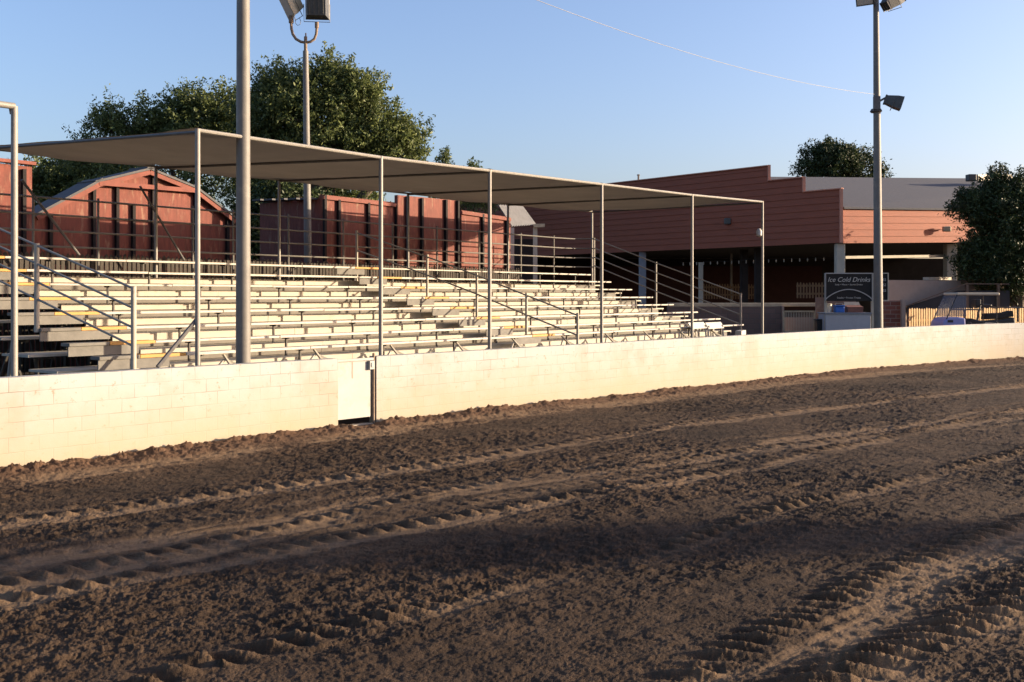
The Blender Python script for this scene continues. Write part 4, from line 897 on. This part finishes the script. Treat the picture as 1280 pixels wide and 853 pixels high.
m = MB(); cbx(m, .04, 1.62, -.06, 1.16, ztop_ - .10, ztop_); m.build('roof', M['carttop'], gc, bevel=.04)
m = MB(); y0_ = gy + .0; m.hexa([(gx - .32, y0_, zt3 + .02), (gx - .30, y0_, zt3 + .02), (gx - .30, y0_ + 1.1, zt3 + .02), (gx - .32, y0_ + 1.1, zt3 + .02), (gx + .04, y0_, ztop_ - .1), (gx + .06, y0_, ztop_ - .1), (gx + .06, y0_ + 1.1, ztop_ - .1), (gx + .04, y0_ + 1.1, ztop_ - .1)]); m.build('windscreen', M['windscreen'], gc)
m = MB(); m.hexa([(gx - .28, gy - .02, zt3 + .02), (gx + .40, gy - .02, zt3 + .02), (gx + .40, gy - .005, zt3 + .02), (gx - .28, gy - .005, zt3 + .02), (gx + .08, gy - .02, ztop_ - .1), (gx + .40, gy - .02, ztop_ - .1), (gx + .40, gy - .005, ztop_ - .1), (gx + .08, gy - .005, ztop_ - .1)]); m.build('side_screen', M['windscreen'], gc)
for yy in (.0, 1.1):
    MB().tube([(gx - .33, gy + yy, zt3 - .1), (gx + .07, gy + yy, ztop_ - .08)], .02, 6).build('roof_post', M['blackplastic'], gc); MB().tube([(gx + 1.52, gy + yy, .5), (gx + 1.52, gy + yy, ztop_ - .08)], .02, 6).build('roof_post', M['blackplastic'], gc)
for xx in (-.1, 1.6):
    for yy in (-.02, 1.0):
        w_ = MB().tube([(gx + xx, gy + yy, .23), (gx + xx, gy + yy + .16, .23)], .23, 18).build('wheel', M['rubber'], gc, smooth=True); MB().tube([(gx + xx, gy + yy - .01, .23), (gx + xx, gy + yy + .17, .23)], .11, 12).build('rim', M['steel'], w_)
MB().tube([(gx + .38, gy + .3, .95), (gx + .62, gy + .3, 1.2)], .02, 6).build('steering_column', M['blackplastic'], gc)
ring = [(gx + .62 + .08 * math.cos(a), gy + .3 + .17 * math.sin(a), 1.2 + .12 * math.cos(a)) for a in [i * math.pi / 8 for i in range(17)]]
MB().tube(ring, .015, 6, cap=False).build('steering_wheel', M['blackplastic'], gc)
# quad bike
qx, qy = tx(1231) * 39.3, 39.3
MB.scale = (Vector((qx, qy, 0)), 1.45)
qd = thing('quad_bike', (qx, qy, 0), 'black utility quad bike parked beside the golf cart under the dark tree', 'quad bike')
zq = 1.36
m = MB(); m.prism([Vector((qx + a, qy - .2, z)) for a, z in ((-.7, .55), (-.72, .85), (-.45, 1.0), (-.15, .92), (.25, .95), (.7, 1.02), (.75, .7), (.3, .5), (-.3, .45))], (0, .4, 0)); m.build('body', M['blackplastic'], qd, bevel=.05)
m = MB(); m.prism([Vector((qx + a, qy - .16, z)) for a, z in ((-.05, .96), (-.02, 1.12), (.45, 1.14), (.68, 1.2), (.7, 1.04), (.3, .98))], (0, .32, 0)); m.build('saddle', M['rubber'], qd, bevel=.04)
m = MB()
for yy in (-.42, -.2, 0, .2, .42): m.bar((qx - .7, qy + yy, 1.22), (qx - .25, qy + yy, 1.22), .025); m.bar((qx + .4, qy + yy, 1.28), (qx + .95, qy + yy, 1.28), .025)
m.bar((qx - .7, qy - .45, 1.22), (qx - .7, qy + .45, 1.22), .03); m.bar((qx - .25, qy - .45, 1.22), (qx - .25, qy + .45, 1.22), .03); m.bar((qx + .95, qy - .45, 1.28), (qx + .95, qy + .45, 1.28), .03); m.bar((qx + .4, qy - .45, 1.28), (qx + .4, qy + .45, 1.28), .03)
for a in ((-.6, 1.0, 1.22), (.8, 1.0, 1.28)): m.bar((qx + a[0], qy - .15, a[1] - .1), (qx + a[0], qy - .15, a[2]), .03)
m.build('rack', M['darksteel'], qd)
m = MB(); m.tube([(qx - .2, qy, .95), (qx - .12, qy, 1.35), (qx - .12, qy, zq)], .03, 8); m.tube([(qx - .02, qy - .42, zq - .02), (qx - .12, qy - .2, zq), (qx - .12, qy + .2, zq), (qx - .02, qy + .42, zq - .02)], .02, 8); m.build('handlebar', M['darksteel'], qd)
MB().box(qx - .3, qx - .16, qy - .14, qy + .14, 1.3, 1.5).build('headlight', M['blackplastic'], qd, bevel=.03)
for xx in (-.55, .6):
    for yy in (-.5, .5):
        w_ = MB().tube([(qx + xx, qy + yy - .11, .3), (qx + xx, qy + yy - .08, .3), (qx + xx, qy + yy + .08, .3), (qx + xx, qy + yy + .11, .3)], [.25, .3, .3, .25], 18).build('wheel', M['rubber'], qd, smooth=True); MB().tube([(qx + xx, qy + yy - .12, .3), (qx + xx, qy + yy + .12, .3)], .13, 12).build('rim', M['steel'], w_)
        m = MB(); m.prism([Vector((qx + xx + .42 * math.cos(t), qy + yy - .14, .42 + .42 * math.sin(t))) for t in [R(20 + 20 * i) for i in range(8)]] + [Vector((qx + xx + .36 * math.cos(t), qy + yy - .14, .42 + .36 * math.sin(t))) for t in [R(160 - 20 * i) for i in range(8)]], (0, .28, 0)); m.build('mudguard', M['blackplastic'], qd)

MB.scale = None

# ------------------------------------------------------------------ WHITE BENCHES ON THE WALKWAY
deck = ZR[0] - .40
for i, (u0, u1, lab) in enumerate(((864.5, 884, 'white splay legged bench, the left one of two beside the bleacher end'), (886, 905.5, 'white splay legged bench, the right one of two beside the bleacher end'))):
    cB = C1 - .40; a = pc(u0, 412, cB); b = pc(u1, 412, cB); d = (b - a); d.z = 0; d.normalize(); nb = Vector((-d.y, d.x, 0)); zt4 = pc(u0, 403.5, cB).z; zb4 = pc(u0, 411.5, cB).z
    bt = thing('bench', ((a.x + b.x) / 2, (a.y + b.y) / 2, deck), lab, 'bench', 'white splay legged benches')
    V = lambda p_, off, z: Vector((p_.x, p_.y, z)) + nb * off
    m = MB(); m.hexa([V(a, 0, zb4), V(b, 0, zb4), V(b, .03, zb4), V(a, .03, zb4), V(a, .12, zt4), V(b, .12, zt4), V(b, .15, zt4), V(a, .15, zt4)]); m.build('back_panel', M['whitepaint'], bt, bevel=.006)
    m = MB(); m.hexa([V(a, .16, zb4 + .02), V(b, .16, zb4 + .02), V(b, .42, zb4 + .02), V(a, .42, zb4 + .02), V(a, .16, zb4 + .05), V(b, .16, zb4 + .05), V(b, .42, zb4 + .05), V(a, .42, zb4 + .05)]); m.build('seat', M['whitepaint'], bt, bevel=.006)
    for p_, sg in ((a + d * .07, -1), (b - d * .07, 1)):
        for off in (.04, .36): MB().bar(V(p_, off, zt4 - .1 if off < .1 else zb4 + .02), V(p_ + d * .05 * sg, off - .02, deck + .0), .04, .05).build('leg', M['whitepaint'], bt)
P = pc(926, 420, C1 - .95); wz = zat(413.5, P.y); wb = MB()
q_ = lambda a, b, z: Vector((P.x, P.y, z)) + Vector((B[0], B[1], 0)) * a + Vector((BN[0], BN[1], 0)) * b
wb.hexa([q_(-.17, -.1, wz - .24), q_(.17, -.1, wz - .24), q_(.17, .1, wz - .24), q_(-.17, .1, wz - .24), q_(-.19, -.11, wz), q_(.15, -.11, wz + .02), q_(.15, .11, wz + .02), q_(-.19, .11, wz)])
crate = thing('white_box', (P.x, P.y, wz - .9), 'small white box on a stand by the foot of the end rail', 'box')
wb.build('box_body', M['whitepaint'], crate, bevel=.015); MB().box(P.x - .05, P.x + .05, P.y - .05, P.y + .05, -.05, wz - .242).build('stand_leg', M['steel'], crate)

# ------------------------------------------------------------------ TREES
def leaf_mesh(anchors, centres, shoot, leaf, per, spread, parent, name, key, seed):
    rg = np.random.default_rng(seed); A = np.repeat(np.array(anchors), per, axis=0); n = len(A)
    off = rg.normal(0, 1, (n, 3)) * spread; off[:, 2] *= .75
    ctr = np.array(anchors).mean(0); o_ = np.array(anchors) - np.array(centres); o_ /= (np.linalg.norm(o_, axis=1)[:, None] + 1e-6)
    sd = o_ * .55 + rg.normal(0, .38, o_.shape) + np.array([0, 0, .45]); sd /= np.linalg.norm(sd, axis=1)[:, None]
    sl_ = shoot * rg.uniform(.35, 1.25, len(anchors))[:, None]; tt = rg.uniform(-.25, 1, n)[:, None]
    Cc = A + off * (1.1 - .75 * np.clip(tt, 0, 1)) + np.repeat(sd * sl_, per, axis=0) * tt
    d = rg.normal(0, 1, (n, 3)); d /= np.linalg.norm(d, axis=1)[:, None]; d[:, 2] -= .25
    e = rg.normal(0, 1, (n, 3)); e -= d * (e * d).sum(1)[:, None] / (d * d).sum(1)[:, None]; e /= np.linalg.norm(e, axis=1)[:, None]; d /= np.linalg.norm(d, axis=1)[:, None]
    L_ = leaf * rg.uniform(.6, 1.3, n)[:, None]; Wd = L_ * rg.uniform(.32, .5, n)[:, None]
    base = np.array(BASE[parent.name]) if parent is not None else np.zeros(3)
    v = np.empty((n, 4, 3)); v[:, 0] = Cc - d * L_ * .5; v[:, 1] = Cc + e * Wd * .5; v[:, 2] = Cc + d * L_ * .5; v[:, 3] = Cc - e * Wd * .5
    v = (v - base).reshape(-1, 3)
    me = bpy.data.meshes.new(name); me.vertices.add(n * 4); me.vertices.foreach_set('co', v.astype(np.float32).ravel())
    me.loops.add(n * 4); me.polygons.add(n); me.loops.foreach_set('vertex_index', np.arange(n * 4, dtype=np.int32)); me.polygons.foreach_set('loop_start', np.arange(0, n * 4, 4, dtype=np.int32)); me.update(calc_edges=True)
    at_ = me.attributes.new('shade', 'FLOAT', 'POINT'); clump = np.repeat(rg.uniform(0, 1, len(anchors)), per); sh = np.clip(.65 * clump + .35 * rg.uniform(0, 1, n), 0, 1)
    at_.data.foreach_set('value', np.repeat(sh, 4).astype(np.float32)); me.materials.append(M[key])
    o = bpy.data.objects.new(name, me); COL.objects.link(o); o.parent = parent; BASE[o.name] = Vector(base); return o
def tree(name, label, base, clumps, key, twigs, per, leaf, spread, seed, trunk_r=.35, group=None, fill=.5, shoot=.8):
    """clumps: list of (centre Vector, (rx, ry, rz), weight)"""
    rd = random.Random(seed); t = thing(name, base, label, 'tree', group); base = Vector(base)
    zmin = min(c.z - r[2] for c, r, w in clumps); m = MB(); fork = base + Vector((0, 0, max(1.2, (zmin - base.z) * .8)))
    m.tube([base - Vector((0, 0, .2)), base.lerp(fork, .5) + Vector((.1, 0, 0)), fork], [trunk_r * 1.25, trunk_r, trunk_r * .85], 10)
    anchors = []; centres = []; tot = sum(w for _, _, w in clumps)
    for c, r, w in clumps:
        mid = fork.lerp(c, .55) + Vector((rd.uniform(-.4, .4), rd.uniform(-.4, .4), -.3)); m.tube([fork, mid, c], [trunk_r * .55, trunk_r * .35, trunk_r * .14], 7)
        k = int(twigs * w / tot)
        for i in range(k):
            while True:
                x, y, z = (rd.gauss(0, 1) for _ in range(3)); l = math.sqrt(x * x + y * y + z * z)
                if l > .1: break
            rr = (rd.uniform(fill, 1.0)) * (.86 + .34 * mnoise.noise(Vector((x, y, z)) / l * 2.2 + c)); P = c + Vector((x / l * r[0], y / l * r[1], z / l * r[2])) * rr
            anchors.append(tuple(P)); centres.append(tuple(c))
            if i % 9 == 0: m.tube([c, c.lerp(P, .6) + Vector((0, 0, .1)), P], [trunk_r * .12, trunk_r * .07, trunk_r * .03], 5)
    m.build('trunk', M['bark'], t, smooth=True)
    leaf_mesh(anchors, centres, shoot, leaf, per, spread, t, 'crown', key, seed); return t
Yt = 46.0; px = Yt / F
def CLP(u, v, ru, rv, w, dy=0): return (at(u, v, Yt) + Vector((0, dy, 0)), (ru * px, ru * px * .9, rv * px), w)
tree('broad_tree', 'large spreading olive green tree rising above the canopy behind the twin floodlights', (at(385, 0, Yt).x, Yt, 0),
     [CLP(400, 160, 74, 66, 5), CLP(338, 150, 50, 50, 3), CLP(455, 160, 50, 48, 3), CLP(490, 190, 42, 40, 2.2), CLP(385, 120, 46, 34, 2), CLP(440, 118, 38, 30, 1.8), CLP(345, 108, 26, 22, .8), CLP(412, 92, 24, 16, .6), CLP(380, 215, 100, 60, 3.4, 1.5), CLP(515, 172, 15, 18, .4), CLP(310, 190, 40, 60, 2, 1), CLP(320, 260, 45, 50, 2.4, 1.5), CLP(430, 255, 60, 30, 1.4, 1.5)],
     'leaf', 2600, 48, .17, .19, 11, .45, fill=.55, shoot=.9)
Yt = 49.0; px = Yt / F
tree('broad_tree', 'lower rounded tree with loose twigs left of the thick grey pole above the canopy', (at(215, 0, Yt).x, Yt, 0),
     [CLP(255, 166, 48, 46, 3), CLP(210, 172, 42, 42, 2.4), CLP(165, 162, 34, 32, 1.2), CLP(132, 152, 20, 18, .5), CLP(285, 152, 36, 44, 2.2), CLP(235, 132, 26, 16, .7), CLP(210, 230, 110, 50, 2.5), CLP(120, 205, 40, 40, 1.2)],
     'leaf', 1350, 42, .18, .19, 12, .35, fill=.5, shoot=1.0)
Yt = 44.0; px = Yt / F
tree('bushy_tree', 'low dark bushy tree in the gap between the red barn and the false front building', (at(325, 0, Yt).x, Yt, 0),
     [CLP(325, 270, 40, 45, 2), CLP(350, 250, 40, 34, 1.4), CLP(310, 310, 40, 40, 1.6), CLP(350, 310, 45, 40, 1.6), CLP(400, 262, 40, 24, .8)], 'leafdark', 520, 40, .18, .22, 18, .25, fill=.2, shoot=.7)
Yt = 52.0; px = Yt / F
tree('broad_tree', 'dark bushy tree filling the gap between the red shed and the red barn', (at(75, 0, Yt).x, Yt, 0),
     [CLP(70, 245, 40, 42, 3), CLP(45, 230, 30, 30, 1.5), CLP(110, 250, 36, 40, 2), CLP(90, 218, 30, 18, 1), CLP(150, 225, 40, 30, 1.2)], 'leaf', 650, 40, .19, .2, 13, .3, shoot=1.0)
Yt = 58.0; px = Yt / F
tree('slender_tree', 'thin tree tips just showing over the canopy edge right of the large tree', (at(572, 0, Yt).x, Yt, 0),
     [CLP(556, 206, 5, 17, .8), CLP(590, 214, 5, 8, .5), CLP(560, 240, 30, 28, 2.2), CLP(600, 258, 30, 18, 1.6)], 'leaf', 240, 26, .18, .16, 14, .18, shoot=.6)
Yt = 95.0; px = Yt / F
tree('far_tree', 'distant dense dark tree crown showing above the pavilion roof', (at(1045, 0, Yt).x, Yt, 0),
     [CLP(1045, 210, 38, 30, 3), CLP(1020, 205, 26, 24, 1.5), CLP(1075, 212, 28, 26, 1.5), CLP(1040, 190, 26, 13, 1), CLP(1098, 222, 12, 12, .4), CLP(1045, 255, 50, 40, 2)], 'leafdark', 750, 40, .27, .32, 15, .5, shoot=.8)
Yt = 43.2; px = Yt / F
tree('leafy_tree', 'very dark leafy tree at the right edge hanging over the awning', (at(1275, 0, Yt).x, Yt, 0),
     [CLP(1255, 270, 48, 48, 3), CLP(1230, 262, 32, 32, 1.6), CLP(1245, 320, 48, 42, 3), CLP(1285, 300, 60, 68, 4), CLP(1222, 330, 26, 26, 1.2), CLP(1210, 256, 22, 18, .8), CLP(1248, 232, 16, 22, .7), CLP(1275, 240, 22, 22, 1), CLP(1310, 270, 50, 60, 2), CLP(1260, 355, 40, 20, 1.2)], 'leafdark', 2000, 44, .13, .15, 16, .3, shoot=.5)  # leaf colour kept dark to stand in for shade on this tree
# slim unseen trees, added out right to cast shadow bands across the track
def cypress(base, h, w, label, seed):
    c = []; n = 7
    for i in range(n): f = (i + .6) / n; c.append((Vector((base[0], base[1], h * f)), (w * (1.1 - .75 * f), w * (1.1 - .75 * f), h / n * .75), 1.2 - .7 * f))
    tree('cypress', label, (base[0], base[1], -.15), c, 'leafdark', 420, 10, .28, .18, seed, .2, group='slim cypresses', fill=.2)
sd_ = Vector((math.cos(R(SUN_AZ)), math.sin(R(SUN_AZ)), 0))
for (x, y, dist, h, w, lab, sd) in ((1.5, 9.25, 40, 9.2, .45, 'slim dark cypress, the nearer of two out right of the track', 31), (3.2, 10.0, 46, 9.0, .40, 'slim dark cypress, the farther of two out right of the track', 32)):
    P = Vector((x, y, 0)) + sd_ * dist; cypress((P.x, P.y), h, w, lab, sd)

# ------------------------------------------------------------------ CAMERA, LIGHT, WORLD
cam = bpy.data.cameras.new('camera'); co = bpy.data.objects.new('camera', cam); COL.objects.link(co)
co.location = (0, 0, CAM_Z); co.rotation_euler = (math.pi / 2, 0, 0)
cam.sensor_width = 36; cam.lens = 36; cam.shift_y = -(426.5 - HOR) / 1280; cam.clip_end = 5000; cam.clip_start = .1
scene.camera = co
sun = bpy.data.lights.new('sun', 'SUN'); so = bpy.data.objects.new('sun', sun); COL.objects.link(so)
dirv = Vector((math.cos(R(SUN_EL)) * math.cos(R(SUN_AZ)), math.cos(R(SUN_EL)) * math.sin(R(SUN_AZ)), math.sin(R(SUN_EL))))
so.rotation_euler = dirv.to_track_quat('Z', 'Y').to_euler(); so.location = (30, 10, 20)
sun.energy = 5.0; sun.angle = R(.5); sun.color = (1.0, .80, .56)
w = bpy.data.worlds.new('World'); scene.world = w; w.use_nodes = True; nt = w.node_tree
sky = nt.nodes.new('ShaderNodeTexSky'); sky.sky_type = 'NISHITA'; sky.sun_disc = False
sky.sun_elevation = R(SUN_EL); sky.sun_rotation = R(90 - SUN_AZ); sky.altitude = 100; sky.air_density = 1.0; sky.dust_density = 3.0; sky.ozone_density = 3.5
bg = nt.nodes['Background']
tint = nt.nodes.new('ShaderNodeMix'); tint.data_type = 'RGBA'; tint.blend_type = 'MULTIPLY'; tint.inputs[0].default_value = 1; tint.inputs[7].default_value = (1.25, 1.0, .985, 1)
nt.links.new(sky.outputs[0], tint.inputs[6]); nt.links.new(tint.outputs[2], bg.inputs['Color']); bg.inputs['Strength'].default_value = .14
scene.view_settings.view_transform = 'Standard'; scene.view_settings.look = 'None'; scene.view_settings.gamma = 1
scene.view_settings.exposure = 1.4
